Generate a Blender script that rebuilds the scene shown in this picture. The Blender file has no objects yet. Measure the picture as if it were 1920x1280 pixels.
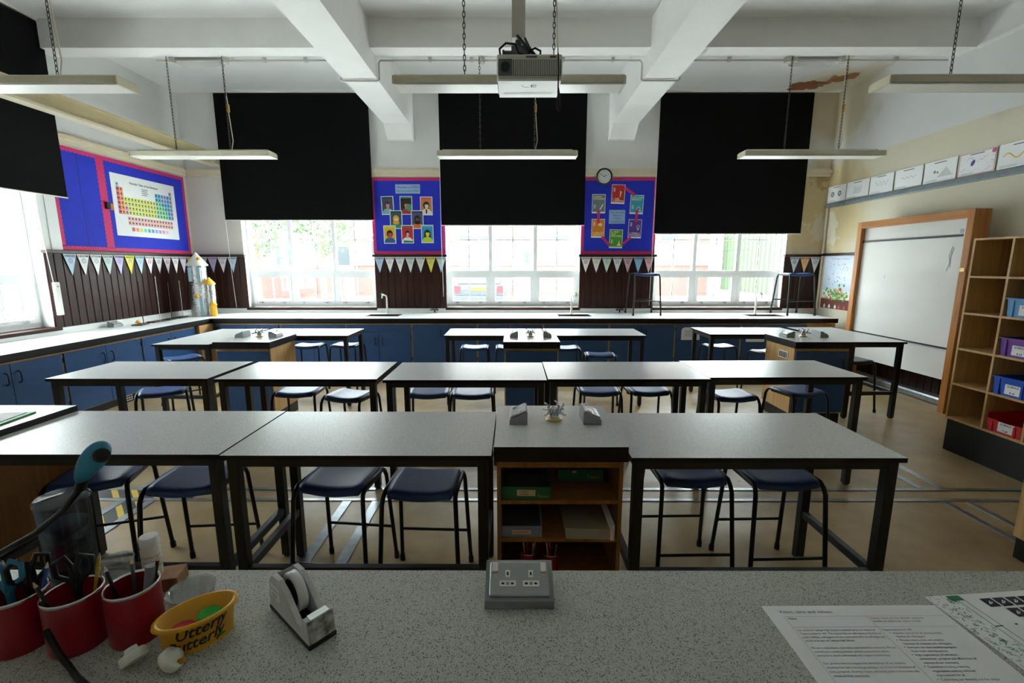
import bpy, bmesh, math, random
from mathutils import Matrix, Vector
random.seed(7)
S = bpy.context.scene
C = S.collection
R = math.radians

# ------------------------------------------------------------------ camera
cam_d = bpy.data.cameras.new('camera')
cam_d.sensor_width = 36.0
cam_d.lens = 16.0
cam_d.clip_start = 0.02
cam = bpy.data.objects.new('camera', cam_d)
cam.location = (0, 0, 1.69)
cam.rotation_euler = (R(90 - 9.52), 0, R(0.134))
C.objects.link(cam)
S.camera = cam

# ------------------------------------------------------------------ daylight: one even overcast sky
W = bpy.data.worlds.new('overcast_sky')
S.world = W
W.use_nodes = True
W.node_tree.nodes['Background'].inputs[0].default_value = (0.93, 0.97, 1.0, 1)
W.node_tree.nodes['Background'].inputs[1].default_value = 6.0

S.view_settings.view_transform = 'Standard'
S.view_settings.look = 'None'
S.view_settings.gamma = 1.0
S.view_settings.use_curve_mapping = False
S.view_settings.exposure = 2.15
S.cycles.max_bounces = 8
S.cycles.diffuse_bounces = 7
S.cycles.glossy_bounces = 4
S.cycles.transparent_max_bounces = 12
S.cycles.sample_clamp_indirect = 12.0
S.cycles.use_denoising = True

# sampling portals in the window openings (they emit nothing themselves)
def portal(name, loc, rot, sx, sy):
    l = bpy.data.lights.new(name, 'AREA')
    l.shape = 'RECTANGLE'; l.size = sx; l.size_y = sy
    l.cycles.is_portal = True
    o = bpy.data.objects.new(name, l)
    o.location = loc; o.rotation_euler = rot
    C.objects.link(o)
portal('window_portal', (-3.53, 8.26, 1.8), (R(-90), 0, 0), 2.2, 1.7)
portal('window_portal', (0.0, 8.26, 1.75), (R(-90), 0, 0), 2.2, 1.6)
portal('window_portal', (3.57, 8.26, 1.7), (R(-90), 0, 0), 2.2, 1.5)
portal('window_portal', (-5.80, 4.2, 1.8), (R(-90), 0, R(90)), 2.4, 1.7)

# ------------------------------------------------------------------ helpers
def lin(h):
    h = h.lstrip('#')
    out = []
    for i in (0, 2, 4):
        c = int(h[i:i+2], 16) / 255.0
        out.append(c / 12.92 if c <= 0.04045 else ((c + 0.055) / 1.055) ** 2.4)
    return tuple(out) + (1.0,)

MATS = {}
def mat(name, col, rough=0.5, metal=0.0, spec=0.5, var=0.0, vscale=8.0, bump=0.0, bscale=60.0, col2=None):
    """plain procedural paint / plastic / metal with an optional noise variation and relief"""
    if name in MATS: return MATS[name]
    m = bpy.data.materials.new(name); m.use_nodes = True
    nt = m.node_tree; b = nt.nodes['Principled BSDF']
    c = lin(col)
    b.inputs['Base Color'].default_value = c
    b.inputs['Roughness'].default_value = rough
    b.inputs['Metallic'].default_value = metal
    b.inputs['Specular IOR Level'].default_value = spec
    if var or bump or col2:
        tc = nt.nodes.new('ShaderNodeTexCoord')
    if var or col2:
        n = nt.nodes.new('ShaderNodeTexNoise'); n.inputs['Scale'].default_value = vscale; n.inputs['Detail'].default_value = 5
        nt.links.new(tc.outputs['Object'], n.inputs['Vector'])
        r = nt.nodes.new('ShaderNodeValToRGB')
        r.color_ramp.elements[0].position = 0.3; r.color_ramp.elements[1].position = 0.7
        c2 = lin(col2) if col2 else tuple(min(1, x * (1 + var)) for x in c[:3]) + (1,)
        c1 = c if col2 else tuple(x * (1 - var) for x in c[:3]) + (1,)
        r.color_ramp.elements[0].color = c1; r.color_ramp.elements[1].color = c2
        nt.links.new(n.outputs['Fac'], r.inputs['Fac']); nt.links.new(r.outputs['Color'], b.inputs['Base Color'])
    if bump:
        n2 = nt.nodes.new('ShaderNodeTexNoise'); n2.inputs['Scale'].default_value = bscale; n2.inputs['Detail'].default_value = 4
        nt.links.new(tc.outputs['Object'], n2.inputs['Vector'])
        bm = nt.nodes.new('ShaderNodeBump'); bm.inputs['Strength'].default_value = bump; bm.inputs['Distance'].default_value = 0.01
        nt.links.new(n2.outputs['Fac'], bm.inputs['Height']); nt.links.new(bm.outputs['Normal'], b.inputs['Normal'])
    MATS[name] = m
    return m

def speckle(name, base, dark, scale, thresh=0.32, rough=0.35, amount=0.75, mid=None, spec=0.5):
    """laminate with small dark flecks"""
    m = bpy.data.materials.new(name); m.use_nodes = True; nt = m.node_tree; b = nt.nodes['Principled BSDF']
    tc = nt.nodes.new('ShaderNodeTexCoord')
    def dots(sc, keep, rad, c_in):
        v = nt.nodes.new('ShaderNodeTexVoronoi'); v.inputs['Scale'].default_value = sc
        nt.links.new(tc.outputs['Object'], v.inputs['Vector'])
        sp = nt.nodes.new('ShaderNodeSeparateColor'); nt.links.new(v.outputs['Color'], sp.inputs[0])
        g = nt.nodes.new('ShaderNodeMath'); g.operation = 'LESS_THAN'; g.inputs[1].default_value = keep; nt.links.new(sp.outputs[0], g.inputs[0])
        q = nt.nodes.new('ShaderNodeMath'); q.operation = 'MULTIPLY'; q.inputs[1].default_value = rad; nt.links.new(sp.outputs[1], q.inputs[0])
        d = nt.nodes.new('ShaderNodeMath'); d.operation = 'LESS_THAN'; nt.links.new(v.outputs['Distance'], d.inputs[0]); nt.links.new(q.outputs[0], d.inputs[1])
        a = nt.nodes.new('ShaderNodeMath'); a.operation = 'MULTIPLY'; nt.links.new(g.outputs[0], a.inputs[0]); nt.links.new(d.outputs[0], a.inputs[1])
        mx = nt.nodes.new('ShaderNodeMix'); mx.data_type = 'RGBA'; nt.links.new(a.outputs[0], mx.inputs[0])
        if isinstance(c_in, str): mx.inputs[6].default_value = lin(c_in)
        else: nt.links.new(c_in, mx.inputs[6])
        return mx
    m1 = dots(scale*0.8, 0.75, 0.55, base); m1.inputs[7].default_value = lin(mid)
    r = dots(scale, thresh, 0.62, m1.outputs[2]); r.inputs[7].default_value = lin(dark)
    n3 = nt.nodes.new('ShaderNodeTexNoise'); n3.inputs['Scale'].default_value = 1.7; n3.inputs['Detail'].default_value = 4
    nt.links.new(tc.outputs['Object'], n3.inputs['Vector'])
    mr = nt.nodes.new('ShaderNodeMapRange'); mr.inputs['To Min'].default_value = rough; mr.inputs['To Max'].default_value = rough + 0.1
    nt.links.new(n3.outputs['Fac'], mr.inputs['Value']); nt.links.new(mr.outputs['Result'], b.inputs['Roughness'])
    b.inputs['Specular IOR Level'].default_value = spec
    nt.links.new(r.outputs[2], b.inputs['Base Color'])
    MATS[name] = m
    return m

def wood(name, c1, c2, rough=0.4, scale=(1.2, 1.2, 14.0), axis='Z', bump=0.05):
    m = bpy.data.materials.new(name); m.use_nodes = True; nt = m.node_tree; b = nt.nodes['Principled BSDF']
    tc = nt.nodes.new('ShaderNodeTexCoord'); mp = nt.nodes.new('ShaderNodeMapping')
    sc = {'Z': (22, 22, 1.3), 'X': (1.3, 22, 22), 'Y': (22, 1.3, 22)}[axis]
    mp.inputs['Scale'].default_value = sc
    nt.links.new(tc.outputs['Object'], mp.inputs['Vector'])
    n = nt.nodes.new('ShaderNodeTexNoise'); n.inputs['Scale'].default_value = 1.6; n.inputs['Detail'].default_value = 6; n.inputs['Distortion'].default_value = 0.6
    nt.links.new(mp.outputs['Vector'], n.inputs['Vector'])
    r = nt.nodes.new('ShaderNodeValToRGB'); e = r.color_ramp.elements
    e[0].position = 0.3; e[0].color = lin(c1); e[1].position = 0.72; e[1].color = lin(c2)
    nt.links.new(n.outputs['Fac'], r.inputs['Fac']); nt.links.new(r.outputs['Color'], b.inputs['Base Color'])
    b.inputs['Roughness'].default_value = rough
    bp = nt.nodes.new('ShaderNodeBump'); bp.inputs['Strength'].default_value = bump; bp.inputs['Distance'].default_value = 0.005
    nt.links.new(n.outputs['Fac'], bp.inputs['Height']); nt.links.new(bp.outputs['Normal'], b.inputs['Normal'])
    MATS[name] = m
    return m

def glassy(name, tint, mixf=0.06, rough=0.0, opacity=0.0, opcol='#ffffff'):
    """thin sheet: straight transmission, a little mirror reflection, optional milky share"""
    m = bpy.data.materials.new(name); m.use_nodes = True; nt = m.node_tree
    nt.nodes.remove(nt.nodes['Principled BSDF']); out = nt.nodes['Material Output']
    t = nt.nodes.new('ShaderNodeBsdfTransparent'); t.inputs[0].default_value = lin(tint)
    g = nt.nodes.new('ShaderNodeBsdfGlossy'); g.inputs['Roughness'].default_value = rough
    mx = nt.nodes.new('ShaderNodeMixShader'); mx.inputs[0].default_value = mixf
    nt.links.new(t.outputs[0], mx.inputs[1]); nt.links.new(g.outputs[0], mx.inputs[2])
    last = mx
    if opacity:
        d = nt.nodes.new('ShaderNodeBsdfDiffuse'); d.inputs[0].default_value = lin(opcol)
        m2 = nt.nodes.new('ShaderNodeMixShader'); m2.inputs[0].default_value = opacity
        nt.links.new(mx.outputs[0], m2.inputs[1]); nt.links.new(d.outputs[0], m2.inputs[2]); last = m2
    nt.links.new(last.outputs[0], out.inputs[0])
    MATS[name] = m
    return m

TXT = {}
def glyphs(s, bold=False):
    k = (s, bold)
    if k in TXT: return TXT[k]
    cu = bpy.data.curves.new('t', 'FONT'); cu.body = s; cu.size = 1.0; cu.resolution_u = 2
    if bold: cu.offset = 0.022
    ob = bpy.data.objects.new('t', cu)
    me = ob.to_mesh()
    vs = [tuple(v.co) for v in me.vertices]; fs = [tuple(p.vertices) for p in me.polygons]
    ob.to_mesh_clear(); bpy.data.objects.remove(ob); bpy.data.curves.remove(cu)
    xs = [v[0] for v in vs] or [0, 0]
    TXT[k] = (vs, fs, min(xs), max(xs))
    return TXT[k]

class MB:
    def __init__(s): s.v = []; s.f = []; s.m = []; s.sm = []
    def add(s, vs, fs, m=0, smooth=False):
        o = len(s.v); s.v += [tuple(v) for v in vs]
        for f in fs:
            s.f.append(tuple(i + o for i in f)); s.m.append(m); s.sm.append(smooth)
        return s
    def box(s, x0, x1, y0, y1, z0, z1, m=0, top=None, bot=None, front=None):
        vs = [(x0,y0,z0),(x1,y0,z0),(x1,y1,z0),(x0,y1,z0),(x0,y0,z1),(x1,y0,z1),(x1,y1,z1),(x0,y1,z1)]
        fs = [(0,3,2,1),(4,5,6,7),(0,1,5,4),(2,3,7,6),(1,2,6,5),(3,0,4,7)]
        ms = [m if bot is None else bot, m if top is None else top, m if front is None else front, m, m, m]
        for f, k in zip(fs, ms): 
            s.add([vs[i] for i in f], [(0,1,2,3)], k)
        return s
    def box_w(s, x0, x1, y0, y1, z0, z1, m=0):
        """box with shared corners (bevels well)"""
        vs = [(x0,y0,z0),(x1,y0,z0),(x1,y1,z0),(x0,y1,z0),(x0,y0,z1),(x1,y0,z1),(x1,y1,z1),(x0,y1,z1)]
        return s.add(vs, [(0,3,2,1),(4,5,6,7),(0,1,5,4),(2,3,7,6),(1,2,6,5),(3,0,4,7)], m)
    def cyl(s, p0, p1, r, n=10, m=0, r2=None, cap=True, smooth=True):
        p0 = Vector(p0); p1 = Vector(p1); d = (p1 - p0).normalized()
        a = Vector((0,0,1)) if abs(d.z) < 0.9 else Vector((1,0,0))
        u = d.cross(a).normalized(); w = d.cross(u)
        r2 = r if r2 is None else r2
        vs = []
        for q, rr in ((p0, r), (p1, r2)):
            for i in range(n):
                t = 2*math.pi*i/n; vs.append(q + u*(rr*math.cos(t)) + w*(rr*math.sin(t)))
        s.add(vs, [(i, (i+1)%n, n+(i+1)%n, n+i) for i in range(n)], m, smooth)
        if cap:
            s.add(vs[:n], [tuple(reversed(range(n)))], m); s.add(vs[n:], [tuple(range(n))], m)
        return s
    def tube(s, pts, r, n=8, m=0, closed=False, cap=True):
        P = [Vector(p) for p in pts]; k = len(P)
        T = []
        for i in range(k):
            a = P[(i-1)%k] if (closed or i) else P[i]; b = P[(i+1)%k] if (closed or i < k-1) else P[i]
            T.append((b - a).normalized())
        a = Vector((0,0,1)) if abs(T[0].z) < 0.9 else Vector((1,0,0))
        u = T[0].cross(a).normalized(); vs = []
        for i in range(k):
            u = (u - T[i]*u.dot(T[i])).normalized(); w = T[i].cross(u)
            rr = r[i] if isinstance(r, (list, tuple)) else r
            for j in range(n):
                t = 2*math.pi*j/n; vs.append(P[i] + u*(rr*math.cos(t)) + w*(rr*math.sin(t)))
        fs = []
        for i in range(k if closed else k-1):
            i2 = (i+1)%k
            for j in range(n): fs.append((i*n+j, i*n+(j+1)%n, i2*n+(j+1)%n, i2*n+j))
        s.add(vs, fs, m, True)
        if cap and not closed:
            s.add(vs[:n], [tuple(reversed(range(n)))], m); s.add(vs[-n:], [tuple(range(n))], m)
        return s
    def lathe(s, prof, c=(0,0,0), n=20, m=0, cap0=True, cap1=True, sx=1.0, sy=1.0):
        vs = []; k = len(prof)
        for r, z in prof:
            for i in range(n):
                t = 2*math.pi*i/n; vs.append((c[0]+r*sx*math.cos(t), c[1]+r*sy*math.sin(t), c[2]+z))
        fs = [(a*n+i, a*n+(i+1)%n, (a+1)*n+(i+1)%n, (a+1)*n+i) for a in range(k-1) for i in range(n)]
        s.add(vs, fs, m, True)
        if cap0 and prof[0][0] > 1e-5: s.add(vs[:n], [tuple(reversed(range(n)))], m)
        if cap1 and prof[-1][0] > 1e-5: s.add(vs[-n:], [tuple(range(n))], m)
        return s
    def prism(s, pts, z0, z1, m=0, side=None, back=True):
        """outline in x,y pushed from z0 to z1 (counter-clockwise outline)"""
        n = len(pts); side = m if side is None else side
        s.add([(x,y,z1) for x,y in pts], [tuple(range(n))], m)
        if back: s.add([(x,y,z0) for x,y in pts], [tuple(reversed(range(n)))], side)
        vs = [(x,y,z0) for x,y in pts] + [(x,y,z1) for x,y in pts]
        s.add(vs, [(i,(i+1)%n,n+(i+1)%n,n+i) for i in range(n)], side)
        return s
    def flat(s, pts, z, m=0):
        s.add([(x,y,z) for x,y in pts], [tuple(range(len(pts)))], m); return s
    def rect(s, x0, y0, x1, y1, z, m=0):
        return s.flat([(x0,y0),(x1,y0),(x1,y1),(x0,y1)], z, m)
    def disc(s, x, y, r, z, m=0, n=20, ry=None, rot=0.0):
        ry = r if ry is None else ry; c, q = math.cos(rot), math.sin(rot)
        pts = []
        for i in range(n):
            a = r*math.cos(2*math.pi*i/n); b = ry*math.sin(2*math.pi*i/n)
            pts.append((x + a*c - b*q, y + a*q + b*c))
        return s.flat(pts, z, m)
    def ring(s, x, y, r0, r1, z, m=0, n=20):
        vs = [(x+rr*math.cos(2*math.pi*i/n), y+rr*math.sin(2*math.pi*i/n), z) for rr in (r0, r1) for i in range(n)]
        s.add(vs, [(i, n+i, n+(i+1)%n, (i+1)%n)[::-1] for i in range(n)], m); return s
    def line(s, x0, y0, x1, y1, w, z, m=0):
        dx, dy = x1-x0, y1-y0; l = math.hypot(dx, dy) or 1e-6; nx, ny = -dy/l*w/2, dx/l*w/2
        return s.flat([(x0-nx,y0-ny),(x1-nx,y1-ny),(x1+nx,y1+ny),(x0+nx,y0+ny)], z, m)
    def text(s, t, x, y, size, z, m=0, align='l', width=None, bold=False):
        vs, fs, a, b = glyphs(t, bold)
        k = size; kx = size
        if width: kx = min(size*1.6, width/max(1e-6, b-a))
        w = (b-a)*kx
        ox = x - a*kx - (w/2 if align == 'c' else (w if align == 'r' else 0))
        s.add([(ox+v[0]*kx, y+v[1]*k, z) for v in vs], fs, m); return s
    def xf(s, M, start=0):
        for i in range(start, len(s.v)): s.v[i] = tuple(M @ Vector(s.v[i]))
        return s
    def mesh(s, name, mats):
        me = bpy.data.meshes.new(name)
        me.from_pydata(s.v, [], s.f)
        for m in (mats if isinstance(mats, (list, tuple)) else [mats]):
            me.materials.append(MATS[m] if isinstance(m, str) else m)
        me.polygons.foreach_set('material_index', s.m); me.polygons.foreach_set('use_smooth', s.sm)
        me.update()
        return me

def put(name, me, parent=None, M=None):
    o = bpy.data.objects.new(name, me); C.objects.link(o)
    if parent: o.parent = parent
    if M is not None:
        if isinstance(M, Matrix): o.matrix_local = M
        else: o.location = M
    return o
def O(name, mb, mats, parent=None, M=None, bev=0.0, seg=2):
    o = put(name, mb.mesh(name, mats), parent, M)
    if name in FLAT: o['kind'] = 'stuff'
    if bev:
        b = o.modifiers.new('edge', 'BEVEL'); b.width = bev; b.segments = seg; b.limit_method = 'ANGLE'; b.angle_limit = R(40)
    return o
FLAT = {'print', 'lettering', 'drawing', 'front_print', 'numerals', 'outlets', 'vent_slats', 'brand_print'}
def tag(o, label, cat, group=None):
    o['label'] = label; o['category'] = cat
    if group: o['group'] = group
    return o
def thing(name, label, cat, M=None, group=None):
    o = bpy.data.objects.new(name, None); C.objects.link(o); o.empty_display_size = 0.1
    if M is not None:
        if isinstance(M, Matrix): o.matrix_local = M
        else: o.location = M
    return tag(o, label, cat, group)
def struct(name, mb, mats, parent=None, bev=0.0):
    o = O(name, mb, mats, parent, bev=bev)
    if not parent: o['kind'] = 'structure'
    return o
def dup(root, M, label, group=None):
    """copy of a thing with copies of its parts and sub-parts"""
    r = root.copy(); C.objects.link(r)
    if isinstance(M, Matrix): r.matrix_local = M
    else: r.location = M
    r['label'] = label
    if group: r['group'] = group
    for ch in list(root.children):
        c = ch.copy(); C.objects.link(c); c.parent = r
        for g in list(ch.children):
            d = g.copy(); C.objects.link(d); d.parent = c
    return r
def frame(o, face):
    """matrix of a wall-mounted thing: local x to the viewer's right, y up, z out of the wall"""
    rt = {'back': Vector((1,0,0)), 'left': Vector((0,1,0)), 'right': Vector((0,-1,0))}[face]
    nm = {'back': Vector((0,-1,0)), 'left': Vector((1,0,0)), 'right': Vector((-1,0,0))}[face]
    M = Matrix.Identity(4)
    up = Vector((0,0,1))
    for i in range(3):
        M[i][0] = rt[i]; M[i][1] = up[i]; M[i][2] = nm[i]; M[i][3] = o[i]
    return M
def T(x, y, z, rz=0.0): return Matrix.Translation((x,y,z)) @ Matrix.Rotation(rz, 4, 'Z')
# ------------------------------------------------------------------ materials
mat('white_paint', '#ecece9', 0.55, var=0.03, vscale=3, bump=0.03, bscale=25)
mat('cream_gloss', '#ddd3b8', 0.35, var=0.03, vscale=5)
mat('joist_cream', '#cdbf98', 0.32, var=0.06, vscale=4)
mat('upvc', '#f1f3f3', 0.3)
mat('black', '#0c0c0d', 0.45)
mat('black_edge', '#0d0c0c', 0.4, spec=0.35)
mat('frame_black', '#17181a', 0.42, var=0.1, vscale=12)
mat('frame_grey', '#23262a', 0.4, var=0.1, vscale=12)
mat('blind_black', '#0b0b0c', 0.85, spec=0.15, bump=0.08, bscale=220)
mat('dark_wood', '#33190f', 0.6, spec=0.2, var=0.25, vscale=9)
wood('plank_wood', '#1d0c07', '#3c1c12', 0.38, axis='Z')
for _n in ('plank_wood',): MATS[_n].node_tree.nodes['Principled BSDF'].inputs['Specular IOR Level'].default_value = 0.28
wood('rail_wood', '#24130c', '#3c2015', 0.3, axis='Z')
wood('beech', '#b98f58', '#d3ad76', 0.42, axis='Z')
wood('beech_dark', '#7f5528', '#a37038', 0.45, axis='Z')
wood('shelf_back_shade', '#4a2d18', '#5d3a20', 0.55, axis='Z')  # dark brown puts the shade inside the pigeonholes into the back board's colour
wood('oak', '#a8662a', '#cb8a43', 0.42, axis='Z')
wood('oak_h', '#a8662a', '#cb8a43', 0.42, axis='Y')
mat('door_blue', '#2b4e7b', 0.38, var=0.06, vscale=14)
mat('seat_blue', '#26457a', 0.42, var=0.08, vscale=20, bump=0.03, bscale=160)
mat('seat_bright', '#3f74bd', 0.36, var=0.06, vscale=20)
mat('seat_black', '#16181c', 0.4)
mat('tube_black', '#121113', 0.35)
mat('galv', '#9aa0a4', 0.32, metal=0.85, var=0.15, vscale=20)
mat('grey_rail', '#7d868c', 0.45, metal=0.3, var=0.12, vscale=14)
mat('chrome', '#c9cccd', 0.15, metal=1.0)
mat('brass', '#c9b273', 0.28, metal=0.9)
mat('socket_grey', '#8d9092', 0.38, metal=0.55, var=0.05)
mat('socket_face', '#a0a4a6', 0.33, metal=0.6)
mat('white_plastic', '#e9e7e0', 0.35)
mat('cream_plastic', '#d8cfb6', 0.4)
mat('lamp_metal', '#cfcbb6', 0.4, var=0.08, vscale=6)
mat('lamp_diffuser', '#ecebe4', 0.35)
mat('paper', '#eef0f2', 0.65)
mat('ink', '#26262c', 0.7)
mat('ink_grey', '#8b8c96', 0.7)
mat('board_blue', '#1c2fc4', 0.75, var=0.05, vscale=10)
mat('border_pink', '#d22c6f', 0.65)
mat('pale_blue', '#93b8df', 0.65)
mat('ink_purple', '#7c2f73', 0.7)
speckle('laminate', '#cdcfce', '#94989a', 330, 0.6, 0.29, mid='#dadcdb', spec=0.8)
speckle('laminate_bench', '#b0b2aa', '#33352f', 430, 0.5, 0.36, mid='#c6c7bf')
mat('worktop', '#e2e4e3', 0.29, var=0.02, vscale=12)
glassy('window_glass', '#f7fbfa', 0.05)

def posmask(nt, centre, r0, r1, noise=0.5, scale=4.0):
    g = nt.nodes.new('ShaderNodeNewGeometry')
    d = nt.nodes.new('ShaderNodeVectorMath'); d.operation = 'DISTANCE'; d.inputs[1].default_value = centre
    nt.links.new(g.outputs['Position'], d.inputs[0])
    n = nt.nodes.new('ShaderNodeTexNoise'); n.inputs['Scale'].default_value = scale; n.inputs['Detail'].default_value = 6
    nt.links.new(g.outputs['Position'], n.inputs['Vector'])
    a = nt.nodes.new('ShaderNodeMath'); a.operation = 'MULTIPLY_ADD'; a.inputs[1].default_value = noise; 
    nt.links.new(n.outputs['Fac'], a.inputs[0]); nt.links.new(d.outputs['Value'], a.inputs[2])
    mr = nt.nodes.new('ShaderNodeMapRange'); mr.inputs['From Min'].default_value = r0; mr.inputs['From Max'].default_value = r1
    mr.inputs['To Min'].default_value = 1.0; mr.inputs['To Max'].default_value = 0.0
    nt.links.new(a.outputs[0], mr.inputs['Value'])
    return mr.outputs['Result']
def mixc(nt, fac, a, col):
    mx = nt.nodes.new('ShaderNodeMix'); mx.data_type = 'RGBA'
    nt.links.new(fac, mx.inputs[0]); nt.links.new(a, mx.inputs[6]); mx.inputs[7].default_value = lin(col)
    return mx.outputs[2]
def wall_mat(name, upper, lower, split, damp):
    m = bpy.data.materials.new(name); m.use_nodes = True; nt = m.node_tree; b = nt.nodes['Principled BSDF']
    g = nt.nodes.new('ShaderNodeNewGeometry'); sp = nt.nodes.new('ShaderNodeSeparateXYZ'); nt.links.new(g.outputs['Position'], sp.inputs[0])
    gt = nt.nodes.new('ShaderNodeMath'); gt.operation = 'LESS_THAN'; gt.inputs[1].default_value = split; nt.links.new(sp.outputs['Z'], gt.inputs[0])
    n = nt.nodes.new('ShaderNodeTexNoise'); n.inputs['Scale'].default_value = 1.3; n.inputs['Detail'].default_value = 7; nt.links.new(g.outputs['Position'], n.inputs['Vector'])
    r = nt.nodes.new('ShaderNodeValToRGB'); c = lin(upper)
    r.color_ramp.elements[0].position = 0.3; r.color_ramp.elements[0].color = tuple(x*0.94 for x in c[:3]) + (1,)
    r.color_ramp.elements[1].position = 0.6; r.color_ramp.elements[1].color = c
    nt.links.new(n.outputs['Fac'], r.inputs['Fac'])
    col = mixc(nt, gt.outputs[0], r.outputs['Color'], lower)
    for centre, r0, r1, nz, sc, cc in damp:
        col = mixc(nt, posmask(nt, centre, r0, r1, nz, sc), col, cc)
    nt.links.new(col, b.inputs['Base Color']); b.inputs['Roughness'].default_value = 0.5
    n2 = nt.nodes.new('ShaderNodeTexNoise'); n2.inputs['Scale'].default_value = 9; n2.inputs['Detail'].default_value = 5; nt.links.new(g.outputs['Position'], n2.inputs['Vector'])
    bp = nt.nodes.new('ShaderNodeBump'); bp.inputs['Strength'].default_value = 0.12; bp.inputs['Distance'].default_value = 0.02
    nt.links.new(n2.outputs['Fac'], bp.inputs['Height']); nt.links.new(bp.outputs['Normal'], b.inputs['Normal'])
    MATS[name] = m
DAMP = [((5.25, 7.9, 2.6), 1.05, 1.35, 0.9, 3.0, '#d4c194'), ((5.30, 7.9, 2.3), 0.62, 0.66, 0.8, 7.0, '#dcd4c0'),
        ((5.1, 7.75, 4.2), 0.85, 1.25, 0.9, 3.0, '#c9bea4'), ((5.15, 8.0, 3.1), 0.52, 0.58, 0.9, 9.0, '#b79f6e')]
wall_mat('wall_paint', '#e8e9e7', '#e0dbd0', 3.19, DAMP)
wall_mat('wall_paint_right', '#e0e0df', '#dad3be', 3.34, DAMP)
wall_mat('ceiling_paint', '#eaebe9', '#eaebe9', 0.0,
         [((5.0, 7.45, 4.46), 0.75, 1.05, 0.8, 2.5, '#d3c8b2'), ((4.62, 7.70, 4.46), 0.50, 0.53, 0.6, 5.0, '#8f5c34'), ((4.95, 7.40, 4.46), 0.46, 0.48, 0.6, 6.0, '#a06a3c'), ((5.2, 7.6, 4.46), 0.42, 0.44, 0.6, 6.0, '#d8cdb8'),
          ((5.0, 3.6, 4.46), 0.5, 0.9, 0.9, 3.0, '#b3b0a6')])

def floor_mat():
    m = bpy.data.materials.new('vinyl_floor'); m.use_nodes = True; nt = m.node_tree; b = nt.nodes['Principled BSDF']
    tc = nt.nodes.new('ShaderNodeTexCoord')
    n = nt.nodes.new('ShaderNodeTexNoise'); n.inputs['Scale'].default_value = 2.2; n.inputs['Detail'].default_value = 8; n.inputs['Roughness'].default_value = 0.65
    nt.links.new(tc.outputs['Object'], n.inputs['Vector'])
    r = nt.nodes.new('ShaderNodeValToRGB'); e = r.color_ramp.elements
    e[0].position = 0.28; e[0].color = lin('#8a7450'); e[1].position = 0.66; e[1].color = lin('#b09a72')
    nt.links.new(n.outputs['Fac'], r.inputs['Fac'])
    mp = nt.nodes.new('ShaderNodeMapping'); mp.inputs['Scale'].default_value = (7, 12, 1); mp.inputs['Rotation'].default_value = (0, 0, 0.5); nt.links.new(tc.outputs['Object'], mp.inputs['Vector'])
    n2 = nt.nodes.new('ShaderNodeTexNoise'); n2.inputs['Scale'].default_value = 1.0; n2.inputs['Detail'].default_value = 4; nt.links.new(mp.outputs['Vector'], n2.inputs['Vector'])
    r2 = nt.nodes.new('ShaderNodeValToRGB'); r2.color_ramp.elements[0].position = 0.70; r2.color_ramp.elements[0].color = (0,0,0,1); r2.color_ramp.elements[1].position = 0.77; r2.color_ramp.elements[1].color = (0.75,0.75,0.75,1)
    nt.links.new(n2.outputs['Fac'], r2.inputs['Fac'])
    col = mixc(nt, r2.outputs['Color'], r.outputs['Color'], '#54432d')
    nt.links.new(col, b.inputs['Base Color'])
    mr = nt.nodes.new('ShaderNodeMapRange'); mr.inputs['To Min'].default_value = 0.285; mr.inputs['To Max'].default_value = 0.45
    nt.links.new(n.outputs['Fac'], mr.inputs['Value']); nt.links.new(mr.outputs['Result'], b.inputs['Roughness'])
    MATS['vinyl_floor'] = m
floor_mat()
def brick_mat(name, c1, c2, mortar, sx=4.4, flip=False):
    m = bpy.data.materials.new(name); m.use_nodes = True; nt = m.node_tree; b = nt.nodes['Principled BSDF']
    g = nt.nodes.new('ShaderNodeNewGeometry'); sp = nt.nodes.new('ShaderNodeSeparateXYZ'); nt.links.new(g.outputs['Position'], sp.inputs[0])
    cb = nt.nodes.new('ShaderNodeCombineXYZ'); ad = nt.nodes.new('ShaderNodeMath'); nt.links.new(sp.outputs['X'], ad.inputs[0]); nt.links.new(sp.outputs['Y'], ad.inputs[1])
    nt.links.new(ad.outputs[0], cb.inputs[0]); nt.links.new(sp.outputs['Z'], cb.inputs[1])
    t = nt.nodes.new('ShaderNodeTexBrick'); t.inputs['Scale'].default_value = sx; t.inputs['Color1'].default_value = lin(c1); t.inputs['Color2'].default_value = lin(c2); t.inputs['Mortar'].default_value = lin(mortar)
    t.inputs['Mortar Size'].default_value = 0.03
    nt.links.new(cb.outputs[0], t.inputs['Vector']); nt.links.new(t.outputs['Color'], b.inputs['Base Color']); b.inputs['Roughness'].default_value = 0.9
    MATS[name] = m
brick_mat('brick', '#5c3a35', '#523430', '#6f6560')

# ------------------------------------------------------------------ room shell
XL, XR, YB, YF, ZC = -5.52, 5.32, 8.0, -2.5, 4.46
floor_o = struct('floor', MB().box(-5.82, 5.62, -2.8, 8.3, -0.12, 0.0), 'vinyl_floor')
struct('ceiling', MB().box(-5.82, 5.62, -2.8, 8.3, ZC, ZC + 0.15), 'ceiling_paint')
WIN = [(-4.66, -2.38), (-1.18, 1.17), (2.43, 4.70)]
ZS, ZT = 0.95, 4.12
w = MB()
for a, b in ((-5.82, -4.66), (-2.38, -1.18), (1.17, 2.43), (4.70, 5.62)): w.box(a, b, YB, YB + 0.3, ZS, ZT)
w.box(-5.82, 5.62, YB, YB + 0.3, 0, ZS).box(-5.82, 5.62, YB, YB + 0.3, ZT, ZC)
wall_back = struct('wall_back', w, 'wall_paint')
w = MB()
LW = [(3.0, 5.44)]
for a, b in ((5.44, 8.0), (-2.8, 3.0)): w.box(-5.82, XL, a, b, ZS, ZT)
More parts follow.
